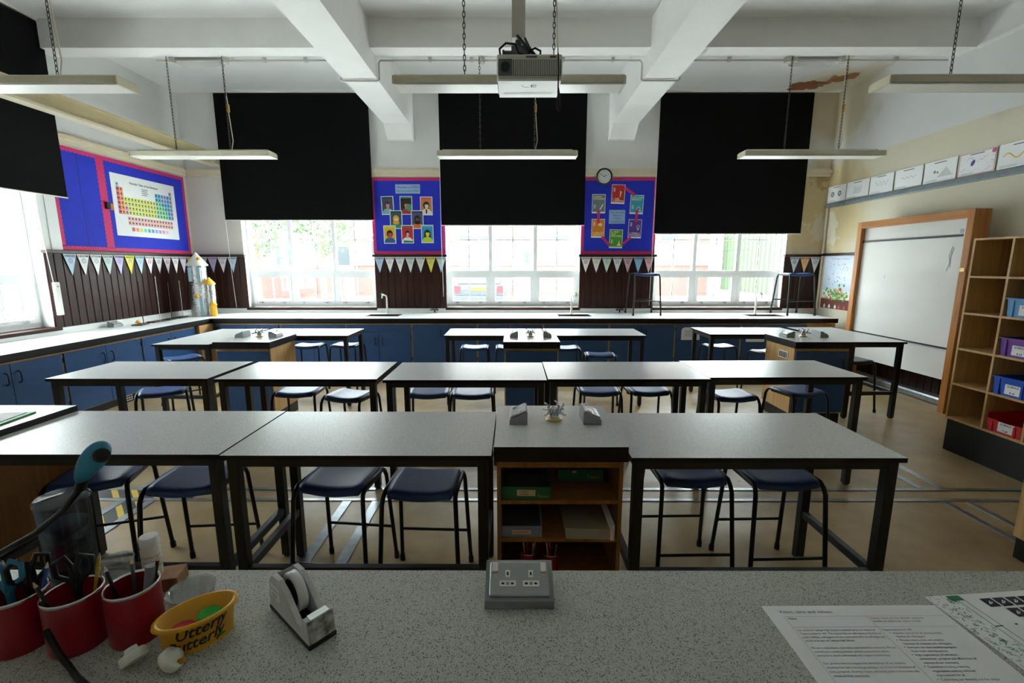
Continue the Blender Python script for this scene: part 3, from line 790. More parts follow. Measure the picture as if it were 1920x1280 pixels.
stools = [
 (-2.20, 2.27, 0.3, 1.0, 'blue stool under the leftmost front row table, turned askew'),
 (-1.66, 2.23, 0.08, 1.0, 'blue stool under the front row at the joint of the two left tables'),
 (-0.90, 2.24, -0.10, 1.0, 'blue stool, left one of the pair under the table beside the open-shelf pedestal'),
 (-0.45, 2.19, -0.04, 1.0, 'blue stool, right one of the pair under the table beside the open-shelf pedestal'),
 (0.94, 2.33, 0.02, 1.0, 'blue stool under the front right table, nearer the pedestal'),
 (1.40, 2.30, 0.03, 1.0, 'blue stool under the front right table, nearer its free end'),
 (-3.12, 3.93, 0.55, 1.0, 'blue stool turned at an angle by the leftmost middle row table'),
 (-1.90, 3.93, 0.05, 1.0, 'blue stool behind the second middle table, left one of two'),
 (-1.40, 3.79, -0.25, 1.0, 'blue stool behind the second middle table, askew, right one of two'),
 (-0.735, 3.90, 0.04, 1.0, 'blue stool behind the centre middle row table, left one of two'),
 (-0.355, 3.88, 0.02, 1.0, 'blue stool behind the centre middle row table, right one of two'),
 (0.76, 3.97, 0.02, 1.0, 'blue stool behind the fourth middle table, left one of two'),
 (1.20, 3.98, 0.05, 1.0, 'blue stool behind the fourth middle table, right one of two'),
 (1.87, 3.81, 0.1, 1.0, 'blue stool behind the rightmost middle row table, left one of two'),
 (2.53, 3.94, 0.25, 1.0, 'blue stool behind the rightmost middle row table, beside the vented pedestal'),
 (-2.84, 6.24, 0.05, 1.0, 'blue stool behind the left back pedestal'),
 (-2.33, 6.30, -0.08, 1.0, 'blue stool at the back left table, near its right end'),
 (-3.98, 5.36, 0.9, 1.0, 'blue stool by the outer side of the endwise left table'),
 (-0.52, 6.10, 0.0, 1.0, 'blue stool behind the central back tables, leftmost'),
 (-0.05, 6.10, 0.03, 1.0, 'blue stool half hidden behind the central back pedestal, left side'),
 (0.71, 6.06, 0.02, 1.0, 'blue stool half hidden behind the central back pedestal, right side'),
 (1.08, 5.56, -0.05, 1.0, 'blue stool on the near side of the central back tables'),
 (2.84, 6.2, 0.05, 1.0, 'blue stool behind the right back table, left one'),
 (3.30, 5.78, 0.3, 1.0, 'blue stool half hidden behind the right back pedestal'),
]
for i, (x, y, r, s, lab) in enumerate(stools):
    M = T(x, y, 0, r)
    if i == 0: sp.matrix_local = M; sp['label'] = lab; sp['group'] = 'blue stools on the floor'
    else: dup(sp, M, lab, 'blue stools on the floor')
spb.matrix_local = T(3.98, 5.28, 0, 0.1); spb['label'] = 'black-seated stool under the endwise table beside the whiteboard'
for x, y, lab in ((2.19, 7.68, 'tall blue stool standing on the worktop in front of the dark pier panel'), (4.715, 7.68, 'tall blue stool standing on the worktop in the right corner')):
    dup(sp, T(x, y, 0.87, 0.03) @ Matrix.Scale(1.14, 4), lab, 'stools lifted onto the worktop')
# ------------------------------------------------------------------ roller blinds
def blind(lab, M, w, z0, z1):
    t = thing('roller_blind', lab, 'blind', M, 'black roller blinds')
    O('fabric', MB().box(0, w, z0 + 0.012, z1 - 0.03, 0.0, 0.003), 'blind_black', t)
    O('bottom_bar', MB().box_w(-0.003, w + 0.003, z0, z0 + 0.014, -0.006, 0.010), 'white_plastic', t, bev=0.003)
    O('roller', MB().cyl((0, z1 - 0.028, -0.02), (w, z1 - 0.028, -0.02), 0.022, 12), 'black', t)
    O('headrail', MB().box(-0.01, w + 0.01, z1 - 0.008, z1 + 0.014, -0.045, 0.016), 'white_plastic', t)
    return t
blind('black roller blind over the left back window, pulled halfway', frame((-4.855, 7.905, 0), 'back'), 2.505, 2.43, 4.445)
blind('black roller blind over the centre back window', frame((-1.21, 7.905, 0), 'back'), 2.41, 2.345, 4.445)
blind('black roller blind over the right back window, hanging lowest', frame((2.385, 7.905, 0), 'back'), 2.475, 2.205, 4.445)
blind('black roller blind on the left wall, cut by the picture edge', frame((-5.435, 2.85, 0), 'left'), 2.90, 2.49, 4.445)
def cord(lab, pts, weight=None):
    t = thing('blind_cord', lab, 'cord')
    O('cord', MB().tube(pts, 0.0035, 6), 'white_plastic', t)
    if weight:
        x, y, z0, z1 = weight
        O('cord_weight', MB().box_w(x-0.02, x+0.02, y-0.03, y+0.03, z0, z1), 'white_plastic', t, bev=0.006)
        O('weight_knob', MB().cyl((x+0.02, y, z1-0.05), (x+0.026, y, z1-0.05), 0.009, 10), 'ink_grey', t)
cord('thin white cord with long white tensioner beside the left wall window', [(-5.43, 5.36, 2.49), (-5.43, 5.37, 2.0), (-5.425, 5.40, 1.48)], (-5.42, 5.42, 1.10, 1.49))
cord('thin white blind cord hanging before the left corner panel', [(-4.86, 7.91, 2.44), (-4.85, 7.92, 1.6), (-4.83, 7.93, 0.96)])
cord('thin white blind cord right of the portrait noticeboard', [(-1.215, 7.90, 4.3), (-1.218, 7.905, 2.2), (-1.205, 7.91, 1.15)])
cord('thin white blind cord right of the noticeboard with the clock', [(2.375, 7.90, 4.3), (2.372, 7.905, 2.2), (2.365, 7.91, 1.0)])

# ------------------------------------------------------------------ hanging strip lamps
def chain_mesh(L, name):
    m = MB(); p = 0.036; n = int(L / p)
    for k in range(n):
        z = k * p; pts = []
        for i in range(8):
            a = 2*math.pi*i/8; u = 0.009*math.cos(a); v = 0.024*math.sin(a)
            pts.append((u, 0, z + v + 0.02) if k % 2 else (0, u, z + v + 0.02))
        m.tube(pts, 0.0032, 4, closed=True)
    return m.mesh(name, ['galv_dark'])
mat('galv_dark', '#4f483f', 0.45, metal=0.5)
mat('connector', '#c79a55', 0.45)
LZ = 2.985
ch_front = chain_mesh(4.46 - LZ - 0.09, 'chain'); ch_back = chain_mesh(4.15 - LZ - 0.09, 'chain')
def lamp(lab, x, y, ch, top, cable_on=1):
    t = thing('strip_lamp', lab, 'lamp', T(x, y, LZ), 'hanging strip lamps')
    h = 0.84
    b = MB().prism([(-0.095, 0.012), (0.095, 0.012), (0.095, 0.060), (0.085, 0.068), (-0.085, 0.068), (-0.095, 0.060)], -h, h)
    b.v = [(z, x_, y_) for x_, y_, z in b.v]
    O('housing', b, 'lamp_metal', t)
    O('diffuser', MB().box_w(-h + 0.01, h - 0.01, -0.088, 0.088, 0.0, 0.012), 'lamp_diffuser', t, bev=0.004)
    for s in (-1, 1):
        e = MB().box_w(s*h - 0.008, s*h + 0.008, -0.10, 0.10, 0.0, 0.058); O('end_cap', e, 'cream_plastic', t, bev=0.003)
    O('spine', MB().box(-h + 0.05, h - 0.05, -0.03, 0.03, 0.068, 0.09), 'lamp_metal', t)
    for i, cx in enumerate((-0.33, 0.33)):
        c = put('chain', ch, t, (cx, 0, 0.088)); c['kind'] = 'stuff'
    L = top - LZ
    cx = 0.33
    pts = [(cx + 0.01, 0.01, 0.09), (cx + 0.035, 0.012, 0.20), (cx + 0.012, 0.012, L*0.45)]
    O('flex', MB().tube(pts, 0.005, 6).tube([(cx + 0.012, 0.012, L*0.45 + 0.09), (cx - 0.008, 0.012, L*0.75), (cx, 0.01, L - 0.02)], 0.005, 6), 'cream_plastic', t)
    O('connector', MB().box_w(cx - 0.004, cx + 0.026, 0.0, 0.024, L*0.45, L*0.45 + 0.09), 'connector', t, bev=0.005)
    return t
lamp('hanging strip lamp, front left, cut by the picture edge', -3.72, 3.66, ch_front, 4.46)
lamp('hanging strip lamp behind the projector', -0.03, 3.66, ch_front, 4.46)
lamp('hanging strip lamp, front right, cut by the picture edge', 3.57, 3.66, ch_front, 4.46)
lamp('hanging strip lamp before the left back blind', -3.78, 5.86, ch_back, 4.15)
lamp('hanging strip lamp before the centre back blind', -0.07, 5.86, ch_back, 4.15)
lamp('hanging strip lamp before the right back blind', 3.63, 5.86, ch_back, 4.15)
glassy('clear_cover', '#eef0ef', 0.12, 0.15, 0.45, '#d9dad6')
def emergency(lab, x):
    t = thing('emergency_light', lab, 'light', T(x, 6.11, 4.235), 'emergency lights')
    O('bracket', MB().box(-0.05, 0.05, -0.165, 0.0, -0.02, 0.0).box(-0.05, 0.05, -0.165, -0.155, -0.07, 0.0).cyl((0.30, 0.0, -0.02), (0.42, -0.06, -0.02), 0.012, 8).cyl((0.42, -0.06, -0.05), (0.42, -0.06, 0.01), 0.035, 12), 'conduit', t)
    O('base', MB().box_w(-0.30, 0.30, -0.09, 0.09, -0.045, 0.0), 'socket_grey', t, bev=0.004)
    O('cover', MB().box_w(-0.27, 0.27, -0.075, 0.075, -0.10, -0.045), 'clear_cover', t, bev=0.01)
    O('tube', MB().cyl((-0.24, 0, -0.07), (0.24, 0, -0.07), 0.012, 10), 'white_plastic', t)
emergency('emergency bulkhead light on the ceiling, left bay', -3.87); emergency('emergency bulkhead light on the ceiling, right bay', 3.70)

# ------------------------------------------------------------------ projector on its ceiling pole
mat('proj_body', '#d6d4cb', 0.4); mat('proj_dark', '#5f6061', 0.4); mat('proj_white', '#eeeeec', 0.3)
t = thing('projector', 'grey ceiling projector with ribbed front on a square pole', 'projector', T(0.09, 2.70, 2.70))
b = MB().box_w(-0.18, 0.18, 0, 0.26, 0, 0.125); O('body', b, 'proj_body', t, bev=0.012)
g = MB()
for k in range(26): g.box(-0.085 + k*0.0098, -0.0802 + k*0.0098, -0.004, 0.002, 0.014, 0.092, 0)
O('vent_slats', g, 'proj_body', t)
O('vent_recess', MB().box(-0.092, 0.172, -0.001, 0.001, 0.012, 0.094), 'proj_dark', t)
O('lens_surround', MB().box_w(-0.172, -0.095, -0.004, 0.002, 0.012, 0.098), 'proj_dark', t, bev=0.003)
l = MB().lathe([(0.024, 0), (0.024, 0.012), (0.019, 0.014), (0.017, 0.006)], n=20); l.xf(Matrix.Translation((-0.132, -0.003, 0.055)) @ Matrix.Rotation(R(90), 4, 'X')); O('lens', l, 'black', t)
O('front_label', MB().box(-0.02, 0.04, -0.004, 0.002, 0.103, 0.113, 0).box(0.11, 0.145, -0.004, 0.002, 0.103, 0.112, 0), 'proj_dark', t)
bt = MB().box(-0.172, 0.172, 0.005, 0.255, -0.012, 0.0, 0)
bt.flat([(-0.15, 0.20), (-0.14, 0.17), (0.15, 0.17), (0.13, 0.20)][::-1], -0.0125, 1)
k0 = len(bt.v)
for x0, y0, x1, y1 in ((-0.045, 0.06, -0.03, 0.09), (-0.03, 0.09, 0.0, 0.09), (0.012, 0.075, 0.04, 0.075), (0.012, 0.06, 0.012, 0.09), (0.012, 0.09, 0.04, 0.092), (0.012, 0.06, 0.042, 0.058)): bt.flat([(x0-0.002, y0), (x1-0.002, y1), (x1+0.003, y1+0.004), (x0+0.003, y0+0.004)][::-1], -0.0126, 2)
O('underside', bt, ['proj_white', 'proj_body', 'ink'], t)
O('bracket', MB().box(-0.10, 0.0, 0.08, 0.18, 0.155, 0.20).box(-0.15, -0.14, 0.05, 0.2, 0.125, 0.165).box(-0.01, 0.0, 0.05, 0.2, 0.125, 0.165).box(-0.15, 0.0, 0.05, 0.2, 0.15, 0.16).cyl((-0.06, 0.13, 0.2), (-0.06, 0.13, 0.26), 0.018, 12), 'proj_dark', t)
O('pole', MB().box_w(-0.098, -0.022, 0.09, 0.166, 0.245, 1.76), 'proj_body', t, bev=0.003)
O('cables', MB().tube([(-0.07, 0.10, 0.26), (-0.03, 0.06, 0.20), (0.02, 0.05, 0.145), (0.06, 0.08, 0.13)], 0.009, 8).tube([(-0.03, 0.11, 0.26), (0.0, 0.08, 0.19), (0.03, 0.05, 0.14), (0.05, 0.06, 0.13)], 0.007, 8).tube([(-0.16, 0.05, 0.125), (-0.165, 0.03, 0.16), (-0.13, 0.02, 0.185), (-0.08, 0.02, 0.18), (-0.06, 0.03, 0.14), (0.0, 0.05, 0.13)], 0.006, 8).tube([(0.0, 0.05, 0.13), (0.0, 0.03, 0.15), (0.03, 0.02, 0.16), (0.06, 0.03, 0.15), (0.06, 0.05, 0.13)], 0.006, 8), 'black', t)
O('strap', MB().tube([(0.155, 0.0, 0.125), (0.158, -0.006, 0.05), (0.156, -0.006, -0.09), (0.152, -0.006, -0.155), (0.162, -0.006, -0.17), (0.170, -0.006, -0.15), (0.166, -0.006, -0.09), (0.158, -0.006, -0.05)], 0.004, 6), 'black', t)

# ------------------------------------------------------------------ noticeboards with scalloped pink borders
def scallop(x0, x1, y, th, inward, pitch=0.055, amp=0.012):
    """horizontal strip; straight edge at y, wavy edge th further on (inward +1 up, -1 down)"""
    n = max(2, round((x1 - x0) / pitch)); pts = []
    for i in range(n):
        for k in range(4):
            a = (i + k/4)/n; pts.append((x0 + (x1-x0)*a, y + inward*(th + amp*abs(math.sin(math.pi*k/4)))))
    pts.append((x1, y + inward*th))
    out = [(x0, y)] + [(x1, y)] + pts[::-1] if inward > 0 else pts + [(x1, y), (x0, y)]
    if inward < 0: out = [(x0, y)] + pts + [(x1, y)]
    return out
def ccw(p):
    a = sum(p[i][0]*p[(i+1) % len(p)][1] - p[(i+1) % len(p)][0]*p[i][1] for i in range(len(p)))
    return p if a > 0 else p[::-1]
def border(t, pts): O('border', MB().prism(ccw(pts), 0.012, 0.014), 'border_pink', t)
def noticeboard(lab, M, w, h, mids=()):
    t = thing('noticeboard', lab, 'noticeboard', M)
    O('backing', MB().box(0, w, 0, h, 0.0, 0.012), 'board_blue', t)
    th = 0.045
    border(t, scallop(0, w, 0, th, 1)); border(t, scallop(0, w, h, th, -1))
    for x, s in ((0, 1), (w, -1)): border(t, [(b_, a_) for a_, b_ in scallop(th, h - th, x, th, s)])
    for x in mids:
        border(t, [(b_, a_) for a_, b_ in scallop(th, h-th, x, 0.05, 1)]); border(t, [(b_, a_) for a_, b_ in scallop(th, h-th, x, 0.05, -1)])
    return t
LB = noticeboard('large blue noticeboard with pink border on the left wall', frame((-5.518, 5.66, 1.875), 'left'), 2.26, 1.255, (0.69,))
O('seam', MB().box(0.36, 0.364, 0.04, 1.2, 0.012, 0.0128), 'black', LB)
O('hasp', MB().box(0.68, 0.74, 0.565, 0.655, 0.012, 0.045, 0).box(0.74, 0.81, 0.56, 0.645, 0.012, 0.024, 1), ['black', 'oak'], LB)
noticeboard('blue noticeboard of portrait posters on the left window pier', frame((-2.40, 7.997, 1.875), 'back'), 1.24, 1.265)
noticeboard('blue noticeboard about a six-step method on the right window pier', frame((1.16, 7.997, 1.875), 'back'), 1.27, 1.265)

# periodic table wall chart
PTC = ['#e0607a', '#eda34a', '#dbe06f', '#8fd8a0', '#4fb7d8', '#6fa8e4', '#9db0e8', '#b9a2d8', '#e3a3bd', '#efc6c6', '#a9dce8', '#e9b8b4']
for i, c_ in enumerate(PTC): mat('print_%d' % i, c_, 0.65)
pt = thing('wall_chart', 'white periodic table chart pinned to the left blue noticeboard', 'poster', frame((-5.505, 6.48, 2.10), 'left'))
O('sheet', MB().box(0, 1.19, 0, 0.845, 0.0, 0.003), 'paper', pt)
m = MB()
cw, chh = 0.058, 0.062; ox, oy = 0.07, 0.30
def cell(c, r, k):
    x = ox + c*cw; y = oy + (6-r)*chh
    m.rect(x+0.002, y+0.002, x+cw-0.002, y+chh-0.002, 0.0035, k)
    m.rect(x+0.016, y+0.024, x+0.036, y+0.044, 0.004, 12); m.rect(x+0.012, y+0.010, x+0.044, y+0.014, 0.004, 12)
cell(0, 0, 10); cell(17, 0, 7)
for r in range(1, 7):
    cell(0, r, 0); cell(1, r, 1)
    for c_ in range(12, 18):
        k = 7 if c_ == 17 else (4 if c_ == 16 else (3 if c_ < 12 + r - 1 + 0 and r > 2 else (6 if (c_ > 13 and r < 3) else 4)))
        if c_ < 10 + r and c_ < 17: k = 3
        cell(c_, r, k)
    if r >= 3:
        for c_ in range(2, 12): cell(c_, r, 8 if (c_ == 2 and r > 4) else 2)
for r in range(2):
    for c_ in range(15):
        x = ox + (2.4 + c_)*cw; y = 0.155 + r*chh
        m.rect(x+0.002, y+0.002, x+cw-0.002, y+chh-0.002, 0.0035, 11); m.rect(x+0.016, y+0.022, x+0.038, y+0.044, 0.004, 12)
for k in range(10): m.rect(0.26 + k*0.072, 0.075, 0.26 + k*0.072 + 0.052, 0.127, 0.0035, k)
m.text('Periodic Table of the Elements', 0.58, 0.735, 0.042, 0.0035, 12, 'c', bold=True)
for k in range(4): m.rect(0.52, 0.61 + k*0.026, 0.62 + 0.02*(k % 2), 0.618 + k*0.026, 0.0035, 12)
O('print', m, ['print_%d' % i for i in range(12)] + ['ink'], pt)

# ---- title cards and posters on the two piers
def card(lab, x0, z0, w, h, colr, lines, ink='ink_purple', name='title_card'):
    t = thing(name, lab, 'sign', frame((x0, 7.982, z0), 'back'))
    O('sheet', MB().box(0, w, 0, h, 0.0, 0.002), colr, t)
    m = MB()
    for s, y, sz in lines: m.text(s, w/2, y, sz, 0.0026, 0, 'c', width=min(w*0.9, glyphs(s)[3]*sz*1.05))
    O('lettering', m, [ink], t)
card('pale blue title card reading Women in STEM', -1.985, 2.88, 0.417, 0.15, 'pale_blue', [('Women in STEM', 0.085, 0.058), ('Merched mewn STEM', 0.028, 0.042)])
card('pale blue title card in the middle of the method noticeboard', 1.63, 2.385, 0.272, 0.227, 'pale_blue', [('The Scientific', 0.172, 0.045), ('Method', 0.122, 0.045), ('Y Dull', 0.072, 0.045), ('Gwyddonol', 0.022, 0.045)])
def clipd(pts, w, h, e=0.012):
    return [(min(max(x, e), w-e), min(max(y, e), h-e)) for x, y in pts]
def ell(x, y, rx, ry, n=18): return [(x + rx*math.cos(2*math.pi*i/n), y + ry*math.sin(2*math.pi*i/n)) for i in range(n)]
def portrait(lab, x0, z0, bg, hair, skin, top, bar, extra=None, z=0.0, tilt=0.0, hs=(0.042, 0.055)):
    w, h = 0.21, 0.305
    M = frame((x0, 7.982 - z, z0), 'back') @ Matrix.Rotation(tilt, 4, 'Z')
    t = thing('portrait_poster', lab, 'poster', M, 'portrait posters')
    for k, c_ in (('bg', bg), ('hair', hair), ('skin', skin), ('top', top), ('bar', bar)): mat('pp_' + c_, c_, 0.65)
    O('sheet', MB().box(0, w, 0, h, 0.0, 0.002), 'paper', t)
    m = MB(); cx = w/2
    m.rect(0.012, 0.012, w-0.012, h-0.012, 0.0022, 0)
    m.rect(0.02, h-0.036, w-0.02, h-0.018, 0.0024, 4)
    m.flat(clipd(ell(cx, 0.165, hs[0]*1.25, hs[1]*1.12), w, h), 0.0024, 1)
    if extra == 'long': m.flat(clipd([(cx-0.06, 0.07), (cx+0.06, 0.07), (cx+0.052, 0.19), (cx-0.052, 0.19)], w, h), 0.0025, 1)
    m.flat([(cx-0.018, 0.07), (cx+0.018, 0.07), (cx+0.018, 0.14), (cx-0.018, 0.14)], 0.0026, 2)
    m.flat(clipd([(0.012, 0.012), (w-0.012, 0.012), (w-0.02, 0.06), (cx+0.045, 0.098), (cx+0.02, 0.10), (cx, 0.085), (cx-0.02, 0.10), (cx-0.045, 0.098), (0.02, 0.06)], w, h), 0.0027, 3)
    m.flat(ell(cx + 0.004, 0.155, hs[0]*0.78, hs[1]*0.86), 0.0028, 2)
    m.flat(clipd([(cx-0.034, 0.175), (cx+0.036, 0.178), (cx+0.03, 0.205), (cx, 0.218), (cx-0.03, 0.205)], w, h), 0.0029, 1)
    if extra == 'scarf': m.flat(clipd(ell(cx, 0.105, 0.055, 0.03), w, h), 0.003, 1)
    if extra == 'globe': m.flat(clipd(ell(cx+0.05, 0.12, 0.05, 0.06), w, h), 0.003, 4)
    if extra == 'lapel': m.flat([(cx-0.012, 0.03), (cx+0.012, 0.03), (cx+0.014, 0.095), (cx-0.014, 0.095)], 0.003, 1)
    if extra == 'lap': m.flat(clipd([(0.03, 0.012), (w-0.012, 0.012), (w-0.012, 0.04), (0.04, 0.05)], w, h), 0.003, 4)
    O('print', m, ['pp_' + c_ for c_ in (bg, hair, skin, top, bar)], t)
portrait('portrait poster, figure in pale jacket on slate ground, top left', -2.228, 2.530, '#3f5560', '#4a2f33', '#d58f9a', '#8fb9bc', '#26343c', tilt=0.03)
portrait('portrait poster, orange face beside green globe on black ground, top middle', -1.918, 2.535, '#181c1e', '#2b1a12', '#d98b2d', '#a23c28', '#4f9a86', 'globe')
portrait('portrait poster, figure in white coat on orange ground, top right', -1.575, 2.525, '#d9814f', '#2c2624', '#d9d8c4', '#eceae6', '#e35b4b', 'lapel')
portrait('portrait poster, figure in yellow headscarf with green top', -2.096, 2.300, '#2f5a63', '#e9a62a', '#f0c4b0', '#3f9068', '#1d2f36', 'scarf', z=0.004)
portrait('portrait poster, figure in dark scarf and orange top on grey', -1.735, 2.300, '#4a5a78', '#20191d', '#7a3b2d', '#df6f2d', '#20262f', 'scarf', z=0.004)
portrait('portrait poster, red face with dark hair on yellow ground, bottom left', -2.213, 2.053, '#dcbf2e', '#3a2028', '#cf3f4a', '#2f5f97', '#e6cf5a', z=0.008)
portrait('portrait poster, figure in white shirt with folded arms on red ground', -1.91, 2.058, '#c8312d', '#2a1a1d', '#e8b0a4', '#eef0f0', '#2f7f49', 'lap', z=0.008, hs=(0.03, 0.04))
portrait('portrait poster, yellow face with long dark hair on blue ground', -1.57, 2.062, '#2f9ac4', '#1c2230', '#e3d83a', '#bfd940', '#6fb7d6', 'long', z=0.008)
def step(lab, x0, z0, colr, lines, icon, low, tilt=0.0):
    w, h = 0.225, 0.312
    t = thing('step_poster', lab, 'poster', frame((x0, 7.982, z0), 'back') @ Matrix.Rotation(tilt, 4, 'Z'), 'method step posters')
    mat('st_' + colr, colr, 0.65); mat('st_cream', '#efe3a2', 0.65)
    O('sheet', MB().box(0, w, 0, h, 0.0, 0.002), 'paper', t)
    m = MB(); m.rect(0.008, 0.024, w-0.008, h-0.008, 0.0023, 0)
    y = (0.068 if len(lines) == 2 else 0.10) if low else h - 0.055
    for s in lines: m.text(s, 0.022, y, 0.04, 0.0027, 1, 'l', width=min(0.185, 0.02*len(s)), bold=True); y -= 0.034
    iy = 0.20 if low else 0.085; ix = 0.165
    for k in range(3): m.rect(0.03, iy + 0.045 - k*0.022, 0.06, iy + 0.055 - k*0.022, 0.0027, 2)
    if icon == '?': m.text('?', ix - 0.03, 0.115, 0.13, 0.0027, 1, 'l', bold=True)
    if icon == 'lens': m.ring(ix-0.02, iy, 0.028, 0.036, 0.0027, 1); m.line(ix+0.005, iy-0.026, ix+0.035, iy-0.052, 0.012, 0.0027, 1)
    if icon == 'bulb': m.ring(ix, iy-0.01, 0.024, 0.03, 0.0027, 1); m.rect(ix-0.012, iy-0.065, ix+0.012, iy-0.043, 0.0027, 1); m.line(ix, iy-0.04, ix, iy, 0.005, 0.0027, 1)
    if icon == 'flask': m.flat([(ix-0.035, 0.04), (ix+0.04, 0.04), (ix+0.01, 0.09), (ix+0.01, 0.12), (ix-0.006, 0.12), (ix-0.006, 0.09)], 0.0027, 1)
    if icon == 'chart': m.disc(ix-0.02, iy+0.02, 0.035, 0.0027, 1, ry=0.024); m.flat([(ix-0.02, iy-0.02), (ix+0.02, iy+0.01), (ix-0.005, iy+0.015)], 0.0028, 1)
    if icon == 'pencil': m.line(ix-0.03, 0.06, ix+0.025, 0.15, 0.016, 0.0027, 1); m.line(ix-0.02, 0.075, ix+0.02, 0.14, 0.005, 0.0029, 2)
    O('print', m, ['st_' + colr, 'st_cream', 'paper'], t)
step('red poster with question mark at the top of the method board', 1.655, 2.716, '#c3262f', ['1. ASK', 'A QUESTION'], '?', True, -0.03)
step('teal poster with magnifying glass on the method board', 1.975, 2.548, '#3aa3bd', ['2. DO YOUR', 'RESEARCH'], 'lens', False, -0.03)
step('purple poster with light bulb on the method board', 1.96, 2.148, '#5a3a9a', ['3. FORM A', 'HYPOTHESIS'], 'bulb', True, -0.03)
step('green poster with flask at the bottom of the method board', 1.645, 1.98, '#4f9f27', ['4. TEST', 'YOUR', 'HYPOTHESIS'], 'flask', False, -0.02)
step('orange poster on the lower left of the method board', 1.335, 2.154, '#e0861f', ['5. ANALYZE', 'YOUR DATA'], 'chart', True, -0.01)
step('grey poster with pencil on the upper left of the method board', 1.335, 2.557, '#6f7f88', ['6. DRAW', 'CONCLUSIONS'], 'pencil', False, 0.0)
def arrow(lab, x0, z0, x1, z1):
    L = math.hypot(x1-x0, z1-z0); a = math.atan2(z1-z0, x1-x0)
    o = O('paper_arrow', MB().prism([(0, -0.022), (L-0.05, -0.022), (L-0.05, -0.036), (L, 0), (L-0.05, 0.036), (L-0.05, 0.022), (0, 0.022)], 0.0, 0.002), 'border_pink', None, frame((x0, 7.977, z0), 'back') @ Matrix.Rotation(a, 4, 'Z'))
    tag(o, lab, 'arrow', 'pink paper arrows')
arrow('pink paper arrow from the red to the teal poster', 1.885, 2.97, 2.06, 2.845)
arrow('pink paper arrow from the teal to the purple poster', 2.10, 2.62, 2.09, 2.40)
arrow('pink paper arrow from the purple to the green poster', 2.01, 2.16, 1.86, 2.03)
arrow('pink paper arrow from the green to the orange poster', 1.66, 2.02, 1.51, 2.18)
arrow('pink paper arrow from the orange to the grey poster', 1.45, 2.39, 1.45, 2.62)

# ---- clock
ck = thing('wall_clock', 'round wall clock with dark rim above the method noticeboard', 'clock', frame((1.514, 7.93, 3.14), 'back'))
mat('clock_rim', '#1d2a33', 0.3); mat('clock_face', '#dfe0da', 0.5)
O('rim', MB().lathe([(0.135, 0.0), (0.14, 0.015), (0.135, 0.035), (0.118, 0.042), (0.108, 0.03)], n=36, cap1=False), 'clock_rim', ck)
O('dial', MB().lathe([(0.108, 0.02), (0.108, 0.026)], n=36), 'clock_face', ck)
m = MB()
for k in range(12):
    a = R(90 - 30*(k+1)); m.text(str(k+1), 0.085*math.cos(a), 0.085*math.sin(a) - 0.010, 0.028, 0.0268, 0, 'c')
O('numerals', m, ['ink'], ck)
for nm, ang, L, wd in (('hour_hand', 36, 0.05, 0.008), ('minute_hand', 151, 0.085, 0.006)):
    a = R(ang); O(nm, MB().line(-0.012*math.cos(a), -0.012*math.sin(a), L*math.cos(a), L*math.sin(a), wd, 0.029, 0), 'ink', ck)

# ---- bunting of element pennants
PC = {'b': '#b9d6e6', 'w': '#e9e9ea', 'y': '#e3d84a', 'l': '#c9bfe6', 'p': '#e6bcc8', 's': '#8fc3e4', 'o': '#efc48a', 'g': '#cfe0dc', 'c': '#b9c9ea'}
for k_, v_ in PC.items(): mat('pennant_' + k_, v_, 0.65)
for k_, v_ in (('pu', '#b48fd2'), ('ye', '#e9d13a'), ('pk', '#e07a93'), ('te', '#5f98a0'), ('gy', '#aeb6c4'), ('or', '#dca878')): mat('ring_' + k_, v_, 0.65)
def bunting(lab, M, pitch, items):
    t = thing('bunting', lab, 'bunting', M, 'element name bunting')
    O('string', MB().cyl((0, -0.003, 0.004), (pitch*len(items), -0.003, 0.004), 0.0025, 6), 'white_plastic', t)
    for i, (word, c_, rc) in enumerate(items):
        hw = pitch*0.485; x = pitch*(i + 0.5)
        p = put('pennant', MB().prism([(-hw, 0), (0, -0.27), (hw, 0)], 0.0, 0.0018).mesh('pennant', ['pennant_' + c_]), t, (x, 0, 0))
        m = MB().text(word, 0, -0.038, 0.034, 0.0026, 0, 'c', width=min(hw*1.55, 0.026*len(word)), bold=True)
        m.ring(0, -0.085, 0.018, 0.031, 0.0024, 1, 16); m.disc(0, -0.085, 0.008, 0.0024, 1, 10)
        O('lettering', m, ['ink', 'ring_' + rc], p)
bunting('long bunting of element pennants below the left wall noticeboard', frame((-5.49, 5.63, 1.828), 'left'), 0.178,
        [('HYDROGEN', 'b', 'pu'), ('HELIUM', 'w', 'gy'), ('LITHIUM', 'w', 'gy'), ('CALCIUM', 'g', 'gy'), ('POTASSIUM', 'l', 'pu'), ('ARGON', 'y', 'gy'), ('CHLORINE', 'b', 'gy'), ('SULFUR', 'w', 'pk'), ('PHOSPHORUS', 'w', 'gy'), ('SILICON', 'w', 'pk'), ('ALUMINIUM', 'w', 'gy'), ('MAGNESIUM', 'l', 'ye'), ('SODIUM', 'y', 'gy')])
bunting('short bunting of four pennants behind the foil castle', frame((-5.45, 7.972, 1.828), 'back'), 0.172, [('NEON', 'g', 'gy'), ('FLUORINE', 'l', 'gy'), ('OXYGEN', 'w', 'gy'), ('NITROGEN', 'b', 'gy')])
bunting('bunting of seven pennants below the portrait noticeboard', frame((-2.395, 7.972, 1.828), 'back'), 0.177, [('CARBON', 'c', 'gy'), ('BERYLLIUM', 'w', 'gy'), ('BORON', 'w', 'gy'), ('HYDROGEN', 'g', 'gy'), ('CALCIUM', 'g', 'or'), ('SULFUR', 'y', 'gy'), ('NITROGEN', 'b', 'ye')])
